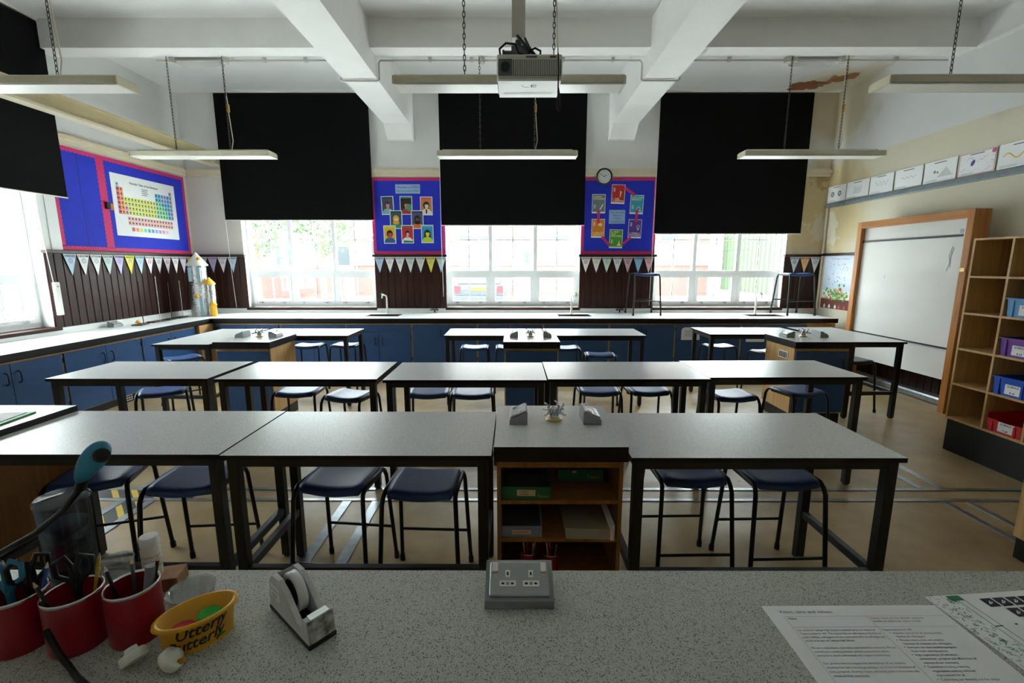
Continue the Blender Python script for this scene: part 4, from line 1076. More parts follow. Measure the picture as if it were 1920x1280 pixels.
bunting('bunting of seven pennants below the method noticeboard', frame((1.165, 7.972, 1.828), 'back'), 0.181, [('ARGON', 'w', 'pk'), ('FLUORINE', 'w', 'ye'), ('POTASSIUM', 'g', 'gy'), ('HELIUM', 'w', 'gy'), ('CHLORINE', 'p', 'te'), ('SODIUM', 's', 'gy'), ('SILICON', 'p', 'pk')])
bunting('bunting of three pennants in the right back corner', frame((4.76, 7.972, 1.828), 'back'), 0.178, [('BORON', 'w', 'te'), ('BERYLLIUM', 'o', 'or'), ('NEON', 'w', 'gy')])

# ------------------------------------------------------------------ whiteboard on oak posts
wb = thing('whiteboard', 'tall revolving whiteboard in an oak frame against the right wall', 'whiteboard')
O('post', MB().box_w(4.95, 5.13, 5.045, 5.125, 0.0, 2.29), 'oak', wb, bev=0.004)
O('post', MB().box_w(4.95, 5.13, 6.65, 6.73, 0.0, 2.29), 'oak', wb, bev=0.004)
O('top_rail', MB().box_w(4.95, 5.13, 5.125, 6.65, 2.20, 2.29), 'oak_h', wb, bev=0.004)
mat('board_white', '#e6e7e3', 0.22, var=0.02, vscale=3, bump=0.02, bscale=3)
O('panel', MB().box(5.01, 5.03, 5.125, 6.65, 2.03, 2.20), 'board_white', wb)
O('panel', MB().box(5.00, 5.02, 5.125, 6.65, 0.75, 2.005), 'board_white', wb)
O('panel', MB().box(5.01, 5.03, 5.125, 6.65, 0.37, 0.735), 'board_white', wb)
O('pen_rail', MB().box(4.985, 5.02, 5.125, 6.65, 2.005, 2.03), 'frame_grey', wb)
O('pen_rail', MB().box(4.985, 5.02, 5.125, 6.65, 0.735, 0.75), 'frame_grey', wb)
O('maker_plate', MB().box(5.005, 5.011, 5.16, 5.24, 2.045, 2.09), 'socket_face', wb)
O('clip', MB().box(4.944, 4.95, 5.06, 5.11, 1.62, 1.66), 'brass', wb)
O('guide_strip', MB().box(4.98, 5.0, 5.125, 5.165, 2.0, 2.2), 'white_plastic', wb)
for pts in ([(5.29, 1.90), (5.32, 1.80), (5.30, 1.72), (5.33, 1.62)], [(5.27, 1.88), (5.30, 1.78), (5.29, 1.66)], [(6.2, 1.55), (6.2, 1.52)]):
    m = MB()
    for a, b in zip(pts, pts[1:]):
        m.add([(4.9985, a[0]-0.004, a[1]), (4.9985, a[0]+0.004, a[1]), (4.9985, b[0]+0.004, b[1]), (4.9985, b[0]-0.004, b[1])], [(0, 1, 2, 3)])
    O('pen_mark', m, ['ink_grey'], wb)

# drawings standing on the grey rail
mat('pk_line', '#d5718f', 0.65); mat('vio', '#6d5aa6', 0.65); mat('yel_line', '#e3c14a', 0.65)
dr = [(7.985, 7.565, 'two dark cells'), (7.545, 7.085, 'a hatched shape'), (7.065, 6.645, 'a wavy row of pencil loops'), (6.615, 6.185, 'a thin wavy line'), (6.16, 5.725, 'a shaded hill'), (5.70, 5.275, 'a violet cell in a pink frame'), (5.25, 4.80, 'a yellow wavy band')]
for k, (ya, yb, what) in enumerate(dr):
    w = ya - yb
    t = thing('drawing_sheet', 'white drawing sheet with %s above the grey wall rail' % what, 'drawing', frame((5.306, ya, 2.712), 'right'), 'drawings along the right wall')
    O('sheet', MB().box(0, w, 0, 0.262, 0.0, 0.002), 'paper', t)
    m = MB(); Q = 0.0026
    for q in range(2): m.rect(0.02, 0.02 + q*0.012, w*0.45, 0.023 + q*0.012, Q, 1)
    m.rect(w*0.3, 0.232, w*0.68, 0.240, Q, 0)
    rnd = random.Random(k)
    if k == 0:
        for cx in (0.12, 0.28): m.ring(cx, 0.13, 0.025, 0.04, Q, 0); m.disc(cx, 0.13, 0.015, Q, 1)
    elif k == 1:
        for q in range(14): m.line(0.14 + q*0.012, 0.07, 0.17 + q*0.012, 0.19 - 0.02*(q % 3), 0.003, Q, 1)
    elif k in (2, 3):
        for q in range(24):
            a = 0.10 + q*0.010; m.line(a, 0.14 + 0.03*math.sin(q*0.9)*(1 if k == 2 else 0.5), a + 0.01, 0.14 + 0.03*math.sin((q+1)*0.9)*(1 if k == 2 else 0.5), 0.004, Q, 1)
    elif k == 4:
        for q in range(18): m.line(0.20 + q*0.011, 0.06, 0.21 + q*0.011, 0.06 + 0.11*max(0.1, 1 - abs(q-8)/9), 0.004, Q, 1)
        m.disc(0.15, 0.13, 0.018, Q, 1); m.disc(0.19, 0.12, 0.014, Q, 1)
    elif k == 5:
        for a in ((0.006, 0.006, w-0.006, 0.012), (0.006, 0.25, w-0.006, 0.256), (0.006, 0.012, 0.012, 0.25), (w-0.012, 0.012, w-0.006, 0.25)): m.rect(*a, Q, 2)
        m.disc(w-0.03, 0.23, 0.025, Q, 2); m.disc(0.17, 0.14, 0.022, Q, 3, ry=0.036, rot=-0.4)
        for q in range(40): x = rnd.uniform(0.03, w-0.03); y = rnd.uniform(0.02, 0.20); m.line(x, y, x + rnd.uniform(0.01, 0.04), y + rnd.uniform(-0.02, 0.02), 0.002, Q, 1)
    else:
        for q in range(20): a = 0.05 + q*0.015; m.line(a, 0.13 + 0.03*math.sin(q*0.5), a + 0.016, 0.13 + 0.03*math.sin((q+1)*0.5), 0.014, Q, 4)
    O('drawing', m, ['ink', 'ink_grey', 'pk_line', 'vio', 'yel_line'], t)

# nature poster beside the whiteboard
t = thing('nature_poster', 'garden poster with a green heap of plants and a brown soil band beside the whiteboard', 'poster', frame((5.308, 7.87, 0.975), 'right'))
O('sheet', MB().box(0, 0.66, 0, 0.865, 0.0, 0.002), 'paper', t)
for k_, v_ in (('soil', '#6d3b2c'), ('gr1', '#63a544'), ('gr2', '#a5c96a'), ('gr3', '#7fb894'), ('fl1', '#c24a5e'), ('fl2', '#7a78b8'), ('fl3', '#e2b44a'), ('sky', '#cfdcf0')): mat('np_' + k_, v_, 0.65)
m = MB(); rnd = random.Random(4)
m.rect(0.0, 0.30, 0.66, 0.865, 0.0022, 7); m.rect(0.0, 0.0, 0.66, 0.16, 0.0023, 0)
for q in range(110):
    x = rnd.gauss(0.33, 0.15); y = 0.15 + abs(rnd.gauss(0, 0.12)) * (1 - abs(x-0.33)*1.4)
    if 0.04 < x < 0.62: m.disc(x, y, rnd.uniform(0.012, 0.03), 0.0024 + 0.00001*q, rnd.choice((1, 1, 2, 3, 1, 2, 4, 5, 6)), 7)
for q in range(60):
    x = rnd.uniform(0.05, 0.61); y = rnd.uniform(0.4, 0.76); m.disc(x, y, rnd.uniform(0.004, 0.011), 0.0026, rnd.choice((4, 5, 6, 3, 5)), 6)
for x in (0.10, 0.22, 0.36, 0.45, 0.57): m.flat([(x-0.022, 0.01), (x+0.022, 0.01), (x+0.022, 0.05), (x, 0.075), (x-0.022, 0.05)], 0.0026, 8 if x < 0.4 else 4)
m.text('The Power of Nature', 0.36, 0.80, 0.05, 0.0026, 9, 'c')
O('print', m, ['np_soil', 'np_gr1', 'np_gr2', 'np_gr3', 'np_fl1', 'np_fl2', 'np_fl3', 'np_sky', 'paper', 'ink_grey'], t)

# ------------------------------------------------------------------ pigeonhole unit with trays
su = thing('pigeonhole_unit', 'tall light wood pigeonhole unit on a black base at the right edge', 'shelf unit')
X0, X1, Y1 = 4.0, 4.47, 4.05; cwid = 0.315; rows = [0.30 + 0.32*i for i in range(6)]; ncol = 4; e = 0.018
Y0 = Y1 - ncol*cwid - e
for z in rows: O('shelf', MB().box_w(X0, X1, Y0, Y1, z, z+e), 'beech', su, bev=0.001)
for c_ in range(ncol + 1):
    y = Y1 - c_*cwid
    for r in range(5): O('divider', MB().box(X0, X1, y-e, y, rows[r]+e, rows[r+1]), 'beech', su)
O('back', MB().box(X1, X1+0.012, Y0, Y1, 0.30, rows[5]+e), 'shelf_back_shade', su)
O('base', MB().box(X0+0.02, X1, Y0+0.005, Y1-0.005, 0.0, 0.30), 'black', su)
def tray(lab, colr, row, col, code, low=False, xo=0.0):
    mat('tray_' + colr, colr, 0.35)
    t = thing('storage_tray', lab, 'tray', frame((X0 + 0.02 + xo, Y1 - col*cwid - e - 0.006, rows[row] + e), 'right'), 'storage trays')
    W = cwid - e - 0.012; D = 0.38; H = 0.15; fl = 0.105 if low else 0.15
    m = MB(); a = 0.014; k = 0.003
    m.box(a, W-a, 0.0, 0.004, -D, 0)
    m.add([(a, 0, 0), (W-a, 0, 0), (W-a*0.4, fl, 0.006), (W*0.68, fl, 0.006), (W*0.62, fl-0.02 if not low else fl-0.025, 0.004), (W*0.38, fl-0.02 if not low else fl-0.025, 0.004), (W*0.32, fl, 0.006), (a*0.4, fl, 0.006)] if low else [(a, 0, 0), (W-a, 0, 0), (W-a*0.4, fl, 0.006), (a*0.4, fl, 0.006)], [tuple(range(8 if low else 4))])
    m.box(a*0.5, a*0.5+k, 0.004, H, -D, 0.0).box(W-a*0.5-k, W-a*0.5, 0.004, H, -D, 0.0).box(a, W-a, 0.004, H, -D, -D+k)
    O('tub', m, 'tray_' + colr, t)
    if low: O('rim', MB().box(-0.003, 0.014, H-0.008, H, -D, -0.03).box(W-0.014, W+0.003, H-0.008, H, -D, -0.03), 'tray_' + colr, t)
    else: O('rim', MB().box(-0.003, W+0.003, H-0.010, H, -0.006, 0.016).box(-0.003, 0.014, H-0.008, H, -D, -0.006).box(W-0.014, W+0.003, H-0.008, H, -D, -0.006), 'tray_' + colr, t)
    for x in (0.05, W-0.06): O('rib', MB().box(x-0.008, x+0.008, 0.0, fl-0.015, 0.001, 0.011), 'tray_' + colr, t)
    lb = O('paper_label', MB().box(W*0.36, W*0.78, 0.018, 0.098, 0.006, 0.0095), 'paper', t)
    m = MB().text('SCIENCE', W*0.57, 0.075, 0.022, 0.010, 0, 'c', bold=True).text(code, W*0.57, 0.026, 0.022, 0.010, 0, 'c', bold=True)
    O('lettering', m, ['ink'], lb)
tray('light blue storage tray in the pigeonhole unit, highest one', '#5a9bd6', 3, 1, '8 x1')
tray('purple storage tray with a white science label', '#6f3a9c', 2, 1, '8 x3')
tray('blue storage tray with a white science label above the red one', '#2356c0', 1, 1, '8 x4')
tray('red storage tray with a dipped front in the lowest row', '#c81f2a', 0, 1, '7 x8', True)
cb = thing('bench_cabinet', 'light wood cabinet end with black plinth cut by the right edge', 'cabinet')
O('body', MB().box(2.93, 3.6, 0.9, 2.45, 0.13, 0.83), 'beech', cb); O('plinth', MB().box(2.94, 3.6, 0.9, 2.44, 0.0, 0.13), 'black', cb)
O('cabinet_top', MB().box(2.90, 3.62, 0.88, 2.48, 0.83, 0.90, 0, top=1), ['black_edge', 'laminate'], cb)
# ------------------------------------------------------------------ things on the wall counter
mat('tap_green', '#2f8a3f', 0.35)
def tap(lab, x, y, s):
    t = thing('lab_tap', lab, 'tap', T(x, y, 0.87), 'white laboratory taps')
    O('base', MB().lathe([(0.026, 0), (0.026, 0.012), (0.018, 0.02)], n=14), 'white_plastic', t)
    O('column', MB().tube([(0, 0, 0.01), (0, 0, 0.27), (-0.006*s, -0.01, 0.31), (-0.03*s, -0.03, 0.325), (-0.055*s, -0.06, 0.315), (-0.06*s, -0.07, 0.27)], [0.017, 0.013, 0.013, 0.012, 0.011, 0.008], 10), 'white_plastic', t)
    h = O('valve', MB().cyl((-0.03*s, -0.03, 0.325), (-0.075*s, 0.0, 0.335), 0.012, 10), 'white_plastic', t)
    O('cross_handle', MB().cyl((-0.072*s, 0.0, 0.30), (-0.072*s, 0.0, 0.37), 0.010, 8).cyl((-0.105*s, 0.0, 0.335), (-0.04*s, 0.0, 0.335), 0.010, 8), 'tap_green', h)
tap('white swan-neck tap with green handle at the sink before the left pier', -2.13, 7.68, 1)
tap('white swan-neck tap with green handle at the sink below the centre window', 0.985, 7.68, -1)
tap('white swan-neck tap with green handle at the sink below the right window', 4.09, 7.68, -1)
def wall_gas(lab, x):
    t = thing('bench_gas_valve', lab, 'gas valve', T(x, 7.93, 0.872), 'black gas valves on the back worktop')
    O('valve_body', MB().cyl((-0.07, 0, 0.05), (0.07, 0, 0.05), 0.008, 8).cyl((0, 0, 0), (0, 0, 0.05), 0.012, 8), 'black', t)
    for s in (-1, 1):
        O('nozzle', MB().tube([(0.05*s, 0, 0.05), (0.06*s, -0.03, 0.055), (0.065*s, -0.055, 0.045)], 0.007, 7), 'black', t)
        O('lever', MB().tube([(0.05*s, 0, 0.058), (0.03*s, 0.0, 0.075), (0.01*s, 0.0, 0.07)], 0.006, 6), 'black', t)
wall_gas('black twin gas valve on the back worktop before the left pier', -1.37); wall_gas('black twin gas valve on the back worktop beside the lifted stool', 1.86)
# castle of foil and card
mat('foil', '#d9dcde', 0.22, metal=0.9, bump=0.9, bscale=38); mat('card_white', '#ecebe6', 0.6); mat('card_yellow', '#f0b52c', 0.55); mat('card_blue', '#b4dbe8', 0.55)
ca = thing('model_castle', 'foil covered model castle with white cone roof in the left corner', 'model', T(-5.12, 7.46, 0.87))
O('keep', MB().lathe([(0.145, 0), (0.145, 0.51), (0.15, 0.52), (0.14, 0.53)], n=22), 'foil', ca)
O('upper_tower', MB().lathe([(0.125, 0.53), (0.125, 0.83)], n=20), 'foil', ca)
O('roof', MB().lathe([(0.155, 0.81), (0.15, 0.83), (0.0, 1.03)], n=22), 'card_white', ca)
O('side_tower', MB().lathe([(0.075, 0), (0.075, 0.52)], c=(0.17, 0.0, 0), n=16), 'foil', ca)
O('side_roof', MB().lathe([(0.09, 0.51), (0.085, 0.53), (0.0, 0.63)], c=(0.17, 0.0, 0), n=16), 'card_yellow', ca)
O('turret', MB().lathe([(0.05, 0), (0.05, 0.18), (0.062, 0.18), (0.03, 0.23)], c=(0.235, -0.06, 0), n=14), 'card_yellow', ca)
for a in (250, 310):
    x, y = 0.126*math.cos(R(a)), 0.126*math.sin(R(a)); O('window_strip', MB().box(x-0.028, x+0.028, y-0.008, y+0.004, 0.56, 0.78), 'card_blue', ca)
O('gate_strip', MB().box(0.07, 0.12, -0.13, -0.115, 0.0, 0.3), 'card_blue', ca)
O('flag', MB().lathe([(0.035, 0.30), (0.03, 0.33), (0.0, 0.37)], c=(0.05, -0.15, 0), n=10), 'card_yellow', ca)
O('flag', MB().lathe([(0.03, 0.90), (0.028, 0.93), (0.0, 0.96)], c=(0.09, -0.08, 0), n=10), 'card_yellow', ca)
mat('stand_base', '#3a2a24', 0.45, metal=0.3); mat('rod_steel', '#b5b7b6', 0.25, metal=0.9)
def retort(lab, x, y, h, rz, rod):
    t = thing('retort_stand', lab, 'stand', T(x, y, 0.87, rz), 'retort stands')
    O('base', MB().box_w(-0.065, 0.065, -0.10, 0.10, 0.0, 0.018), 'stand_base', t, bev=0.005)
    O('rod', MB().cyl((0, 0.07, 0.018), (0, 0.07, h), 0.0055, 8), rod, t)
retort('retort stand nearest the window on the left worktop', -5.17, 6.26, 0.60, 0.2, 'stand_base')
retort('retort stand with the longest bright rod on the left worktop', -5.20, 6.58, 0.66, -0.1, 'rod_steel')
retort('retort stand with brown rod in the middle of the left worktop', -5.22, 6.86, 0.56, 0.15, 'stand_base')
retort('retort stand with short bright rod nearest the castle', -5.24, 7.12, 0.58, 0.1, 'rod_steel')
sb = socket_box('socket_box', 'pale sloping socket box on the left worktop beside the stands', T(-5.38, 6.02, 0.87), 1)
o = O('yellow_clip', MB().box_w(-0.03, 0.03, -0.02, 0.02, 0.0, 0.02).box_w(-0.012, 0.012, -0.02, 0.02, 0.02, 0.04), 'card_yellow', None, T(-5.40, 6.50, 0.87), bev=0.004); tag(o, 'small yellow clip behind the retort stands', 'clip')
def sign(lab, x0, x1, z0, z1, rnd=False):
    w, h = x1-x0, z1-z0
    t = thing('paper_sign', lab, 'sign', frame((x0, 7.070, z0), 'back'), 'paper signs on cabinet doors')
    p = [(0, 0), (w, 0), (w, h), (0.05, h), (0.015, h-0.015), (0, h-0.05)] if rnd else [(0, 0), (w, 0), (w, h), (0, h)]
    O('sheet', MB().prism(p, 0, 0.002), 'paper', t)
    m = MB()
    for k in range(4): m.rect(w*0.18, h*(0.3+0.13*k), w*(0.8 - 0.1*(k % 2)), h*(0.33+0.13*k), 0.0026, 0)
    O('print', m, ['ink_grey'], t)
sign('white paper sign with a round corner on a back cabinet door', 2.64, 2.93, 0.53, 0.73, True)
sign('white paper sign on the back cabinet half behind the right tables', 3.66, 3.95, 0.50, 0.66)
sign('small white paper sign on the cabinet behind the central tables', 0.93, 1.07, 0.55, 0.66)
# green folder on the left pedestal
gf = thing('green_folder', 'bright green folder and paper lying on the far left pedestal', 'folder', T(-2.70, 2.24, 0.90, 0.15))
mat('green_card', '#2f9a4a', 0.5); mat('green_dark', '#2a7a3c', 0.5)
O('cover', MB().box_w(-0.16, 0.13, -0.11, 0.11, 0.0, 0.008), 'green_card', gf, bev=0.002)
O('paper', MB().box(-0.12, 0.10, -0.06, 0.09, 0.008, 0.011), 'paper', gf)
O('pouch', MB().box_w(-0.16, -0.02, -0.10, 0.0, 0.011, 0.03), 'green_dark', gf, bev=0.01, seg=3)

# ------------------------------------------------------------------ shelves of the open pedestal
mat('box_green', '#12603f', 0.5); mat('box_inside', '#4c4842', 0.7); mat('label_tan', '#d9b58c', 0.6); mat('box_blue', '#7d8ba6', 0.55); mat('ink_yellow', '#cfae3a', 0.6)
def open_box(lab, M, w, d, hf, hb, colr, texts, name='paper_box'):
    t = thing(name, lab, 'box', M)
    m = MB().box(0, w, 0, 0.003, 0, hf, 0).box(0, w, d-0.003, d, 0, hb, 0).box(0, w, 0.003, d-0.003, 0, 0.003, 0)
    for x in (0, w-0.003): m.add([(x, 0.003, 0.003), (x, d-0.003, 0.003), (x, d-0.003, hb), (x, d*0.5, hb), (x, 0.003, hf), (x+0.003, 0.003, 0.003), (x+0.003, d-0.003, 0.003), (x+0.003, d-0.003, hb), (x+0.003, d*0.5, hb), (x+0.003, 0.003, hf)], [(0,4,3,2,1), (5,6,7,8,9), (0,5,9,4), (4,9,8,3), (3,8,7,2)], 0)
    O('carton', m, colr, t)
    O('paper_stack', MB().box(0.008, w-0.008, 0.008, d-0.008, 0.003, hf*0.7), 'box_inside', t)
    m = MB()
    for kind, s, x, y, sz in texts:
        if kind == 'label': m.rect(x, y, x+sz[0], y+sz[1], 0.0012, 0)
        else: m.text(s, x, y, sz, 0.0018, 1 if kind == 'ink' else 2)
    m.xf(Matrix.Rotation(R(90), 4, 'X')); O('front_print', m, ['label_tan', 'ink', 'ink_yellow'], t)
open_box('green paper carton labelled lined paper on the top pedestal shelf', T(-0.052, 1.945, 0.629, -0.03), 0.225, 0.30, 0.062, 0.10, 'box_green',
         [('label', '', 0.07, 0.018, (0.085, 0.03)), ('ink', 'LINED', 0.085, 0.034, 0.014), ('ink', 'PAPER', 0.085, 0.021, 0.014), ('y', 'Tesco', 0.162, 0.012, 0.022)])
open_box('green paper carton standing further back on the top pedestal shelf', T(0.225, 2.12, 0.629), 0.225, 0.28, 0.062, 0.075, 'box_green', [('y', 'Tesco', 0.14, 0.016, 0.026), ('label', '', 0.07, 0.045, (0.02, 0.012))])
open_box('grey blue file box with cut front labelled plain paper', T(-0.055, 1.945, 0.439), 0.19, 0.33, 0.055, 0.15, 'box_blue', [('label', '', 0.05, 0.014, (0.09, 0.022)), ('ink', 'PLAIN PAPER', 0.058, 0.02, 0.012)], 'file_box')
pw = thing('plastic_wallets', 'stack of clear punched plastic wallets sagging over the middle pedestal shelf', 'plastic wallets', T(0.245, 1.93, 0.439))
glassy('wallet_film', '#f3ece2', 0.08, 0.25, 0.45, '#cdbda6')
m = MB(); 
for k in range(4):
    z = 0.006 + k*0.012; m.add([(0, 0.28, z), (0.2, 0.30, z+0.01), (0.205, 0.01, z-0.004*(3-k)), (0.0, 0.02, z)], [(0, 3, 2, 1)])
    m.add([(0, 0.02, z), (0.205, 0.01, z-0.004*(3-k)), (0.205, -0.005, max(0.001, z-0.02)), (0.0, 0.0, max(0.001, z-0.015))], [(0, 3, 2, 1)])
O('film', m, 'wallet_film', pw)
s_ = MB().box(0.205, 0.222, -0.012, 0.28, 0.0, 0.075, 0)
for k in range(5): s_.rect(0.21, -0.0, 0.217, 0.006, 0.0, 1)
O('punched_strip', s_, ['paper', 'ink'], pw)
mat('pot_red', '#8f0c20', 0.3); mat('pot_inside', '#181512', 0.5)
def pencil_pot(lab, M, r, h, pens, group, cat='pot', rimmat='chrome'):
    t = thing('pencil_pot', lab, cat, M, group)
    O('pot', MB().lathe([(r*0.97, 0), (r, 0.004), (r, h)], n=28, cap1=False).lathe([(r*0.94, h), (r*0.94, 0.006)], n=28, cap0=False), 'pot_red', t)
    O('rim', MB().lathe([(r, h-0.004), (r*1.03, h), (r*0.99, h+0.004), (r*0.93, h)], n=28, cap0=False, cap1=False), rimmat, t)
    for k, (a, tilt, L, c_) in enumerate(pens):
        mat('pen_' + c_, c_, 0.4)
        b = Vector((0.3*r*math.cos(a), 0.3*r*math.sin(a), 0.008)); e_ = Vector((0.82*r*math.cos(a+tilt), 0.82*r*math.sin(a+tilt), h))
        d = (e_ - b).normalized(); tip = b + d*L
        o = O('pencil', MB().cyl(b, tip, 0.0038, 7), 'pen_' + c_, t)
        O('pencil_end', MB().cyl(tip, tip + d*0.012, 0.0038, 7, r2=0.001), 'label_tan', o)
    return t
pp = [(0.3, 0.2, 0.16, '#d9a32a'), (1.4, 0.3, 0.15, '#b04a2a'), (2.6, -0.2, 0.17, '#2c2c30'), (3.8, 0.3, 0.16, '#c98a2c'), (5.1, 0.1, 0.15, '#557a8a')]
pencil_pot('red pencil pot, left of the three on the lowest pedestal shelf', T(0.075, 2.02, 0.218), 0.038, 0.10, pp, 'red pots in the pedestal')
pencil_pot('red pencil pot at the back of the lowest pedestal shelf', T(0.135, 2.14, 0.218), 0.038, 0.10, pp[:3], 'red pots in the pedestal')
pencil_pot('red pencil pot, right of the three on the lowest pedestal shelf', T(0.185, 2.01, 0.218), 0.038, 0.10, pp[1:], 'red pots in the pedestal')

# ------------------------------------------------------------------ teacher's bench in the foreground
ZB = 0.88
tb = thing('demonstration_bench', 'speckled grey demonstration bench across the foreground', 'bench')
O('bench_top', MB().box(-1.75, 2.3, 0.30, 1.106, ZB-0.04, ZB, 0, top=1), ['black_edge', 'laminate_bench'], tb)
O('carcass', MB().box(-1.70, 2.25, 0.42, 1.03, 0.10, ZB-0.04), 'beech', tb)
O('plinth', MB().box(-1.66, 2.2, 0.46, 0.99, 0.0, 0.10), 'black', tb)

# double socket box facing the camera
sk = thing('double_socket', 'grey metal double socket on a sloping box at the bench edge', 'socket box', T(0.0155, 0.966, ZB))
b = MB().prism([(0.0, 0.0), (0.098, 0.0), (0.098, 0.06), (0.09, 0.066), (0.0, 0.022)], -0.083, 0.083)
b.v = [(z, x_, y_) for x_, y_, z in b.v]; O('box', b, 'socket_grey', sk, bev=0.002)
ang = math.atan2(0.044, 0.09); P = Matrix.Translation((0, 0.045, 0.044)) @ Matrix.Rotation(ang, 4, 'X')
def onp(mb): mb.xf(P); return mb
O('face_plate', onp(MB().box_w(-0.073, 0.073, -0.042, 0.043, 0.0, 0.008)), 'socket_face', sk, bev=0.004, seg=3)
for s in (-1, 1):
    O('switch', onp(MB().box_w(s*0.060-0.007, s*0.060+0.007, 0.014, 0.037, 0.008, 0.014)), 'white_plastic', sk, bev=0.0015)
    O('screw', onp(MB().cyl((s*0.060, 0.007, 0.008), (s*0.060, 0.007, 0.0095), 0.0035, 10)), 'brass', sk)
    O('earth_slot', onp(MB().box(s*0.0285-0.006, s*0.0285+0.006, 0.002, 0.020, 0.008, 0.009, 0).box(s*0.0285-0.0022, s*0.0285+0.0022, 0.007, 0.015, 0.009, 0.0093, 1)), ['white_plastic', 'black'], sk)
    m = MB().box(s*0.0285-0.020, s*0.0285+0.020, -0.020, -0.006, 0.008, 0.009, 0)
    for e_ in (-1, 1): m.box(s*0.0285+e_*0.0115-0.0035, s*0.0285+e_*0.0115+0.0035, -0.0155, -0.0105, 0.009, 0.0093, 1)
    m.box(s*0.0285-0.004, s*0.0285+0.004, -0.0165, -0.0095, 0.009, 0.0092, 2)
    O('live_neutral_slots', onp(m), ['white_plastic', 'black', 'ink_grey'], sk)

# tape dispenser
mat('disp_grey', '#c7c8c6', 0.3, var=0.04, vscale=30); mat('disp_base', '#1b1b1c', 0.5); mat('tape_white', '#dcdedd', 0.3); mat('grime', '#c7c8c6', 0.35, col2='#4a423c', vscale=45)
td = thing('tape_dispenser', 'pale grey desk tape dispenser with a roll of white tape', 'tape dispenser', T(-0.487, 0.930, ZB, R(-40)) @ Matrix.Scale(0.84, 4))
def side_prism(y0, y1, pts):
    m = MB().prism(pts, y0, y1); m.v = [(x_, z_, y_) for x_, y_, z_ in m.v]; m.f = [tuple(reversed(f)) for f in m.f]; return m
prof = [(-0.115, 0.014), (0.115, 0.014), (0.107, 0.075), (0.088, 0.078), (0.078, 0.048), (0.055, 0.046), (-0.005, 0.098), (-0.045, 0.118), (-0.085, 0.118), (-0.108, 0.095)]
O('foot', MB().box_w(-0.118, 0.118, -0.038, 0.038, 0.0, 0.014), 'disp_base', td, bev=0.004)
for y0, y1 in ((-0.036, -0.022), (0.022, 0.036)): O('side_wall', side_prism(y0, y1, prof), 'disp_grey', td, bev=0.004, seg=3)
O('rear_wall', side_prism(-0.022, 0.022, [(-0.115, 0.014), (-0.09, 0.014), (-0.083, 0.118), (-0.108, 0.095)]), 'disp_grey', td)
O('front_block', side_prism(-0.022, 0.022, [(0.045, 0.014), (0.115, 0.014), (0.107, 0.072), (0.09, 0.074), (0.075, 0.045), (0.05, 0.04)]), 'grime', td)
O('front_plate', side_prism(-0.034, 0.034, [(0.112, 0.016), (0.1165, 0.016), (0.1085, 0.074), (0.104, 0.074)]), 'grime', td)
O('cutter', MB().box(0.088, 0.110, -0.025, 0.025, 0.075, 0.079), 'chrome', td)
rl = MB().lathe([(0.038, -0.011), (0.054, -0.011), (0.054, 0.011), (0.038, 0.011), (0.038, -0.011)], n=36, cap0=False, cap1=False); rl.xf(Matrix.Translation((-0.028, 0, 0.078)) @ Matrix.Rotation(R(90), 4, 'X')); O('tape_roll', rl, 'tape_white', td)
hb = MB().lathe([(0.0375, -0.012), (0.0375, 0.012)], n=28); hb.xf(Matrix.Translation((-0.028, 0, 0.078)) @ Matrix.Rotation(R(90), 4, 'X')); O('hub', hb, 'disp_base', td)
lb = MB().rect(-0.10, 0.05, -0.045, 0.09, 0.0, 0); lb.text('SCIENCE', -0.072, 0.073, 0.012, 0.0004, 1, 'c').rect(-0.09, 0.062, -0.06, 0.065, 0.0004, 2).rect(-0.09, 0.055, -0.065, 0.058, 0.0004, 2)
lb.xf(Matrix.Translation((0, -0.0366, 0)) @ Matrix.Rotation(R(90), 4, 'X')); O('paper_label', lb, ['paper', 'vio', 'ink_grey'], td)

# yellow spread tub with two coloured lids inside
mat('tub_yellow', '#e3a613', 0.35); mat('lid_green', '#27b53a', 0.35); mat('lid_red', '#c0273a', 0.35); mat('print_navy', '#24243a', 0.5); mat('print_green', '#3d8f35', 0.5)
TX = T(-0.690, 0.880, ZB, R(40)) @ Matrix.Scale(0.76, 4)
tu = thing('spread_tub', 'yellow oval margarine tub holding a red and a green lid', 'tub', TX)
O('tub', MB().lathe([(0.076, 0.0), (0.084, 0.085), (0.090, 0.088), (0.091, 0.081), (0.094, 0.083), (0.092, 0.092), (0.082, 0.092), (0.074, 0.004), (0.0, 0.004)], n=40, sx=1.12, sy=0.68), 'tub_yellow', tu)
def oval_print(mb, a0, zc_, r=0.0815):
    """wrap a flat drawing (x along the rim, y up) round the tub's long side"""
    out = []
    for x_, y_, z_ in mb.v:
        rr = 0.076 + (0.084-0.076)*(zc_ + y_)/0.085 + 0.0006
        a = a0 + x_ / 0.085
        out.append((rr*1.12*math.cos(a), rr*0.68*math.sin(a), zc_ + y_))
    mb.v = out; return mb
m = MB().text('Utterly', 0.006, 0.010, 0.046, 0, 0, 'c', bold=True).text('Butterly', -0.002, -0.026, 0.046, 0, 0, 'c', bold=True)
for v_i in range(len(m.v)): x_, y_, z_ = m.v[v_i]; m.v[v_i] = (x_*0.92 + y_*0.25, y_ + 0.06*x_, z_)
O('brand_print', oval_print(m, R(-92), 0.042), ['print_navy'], tu)
m = MB().flat(ell(0.035, -0.018, 0.03, 0.006, 14), 0, 0); O('green_flash', oval_print(m, R(-90), 0.035), ['print_green'], tu)
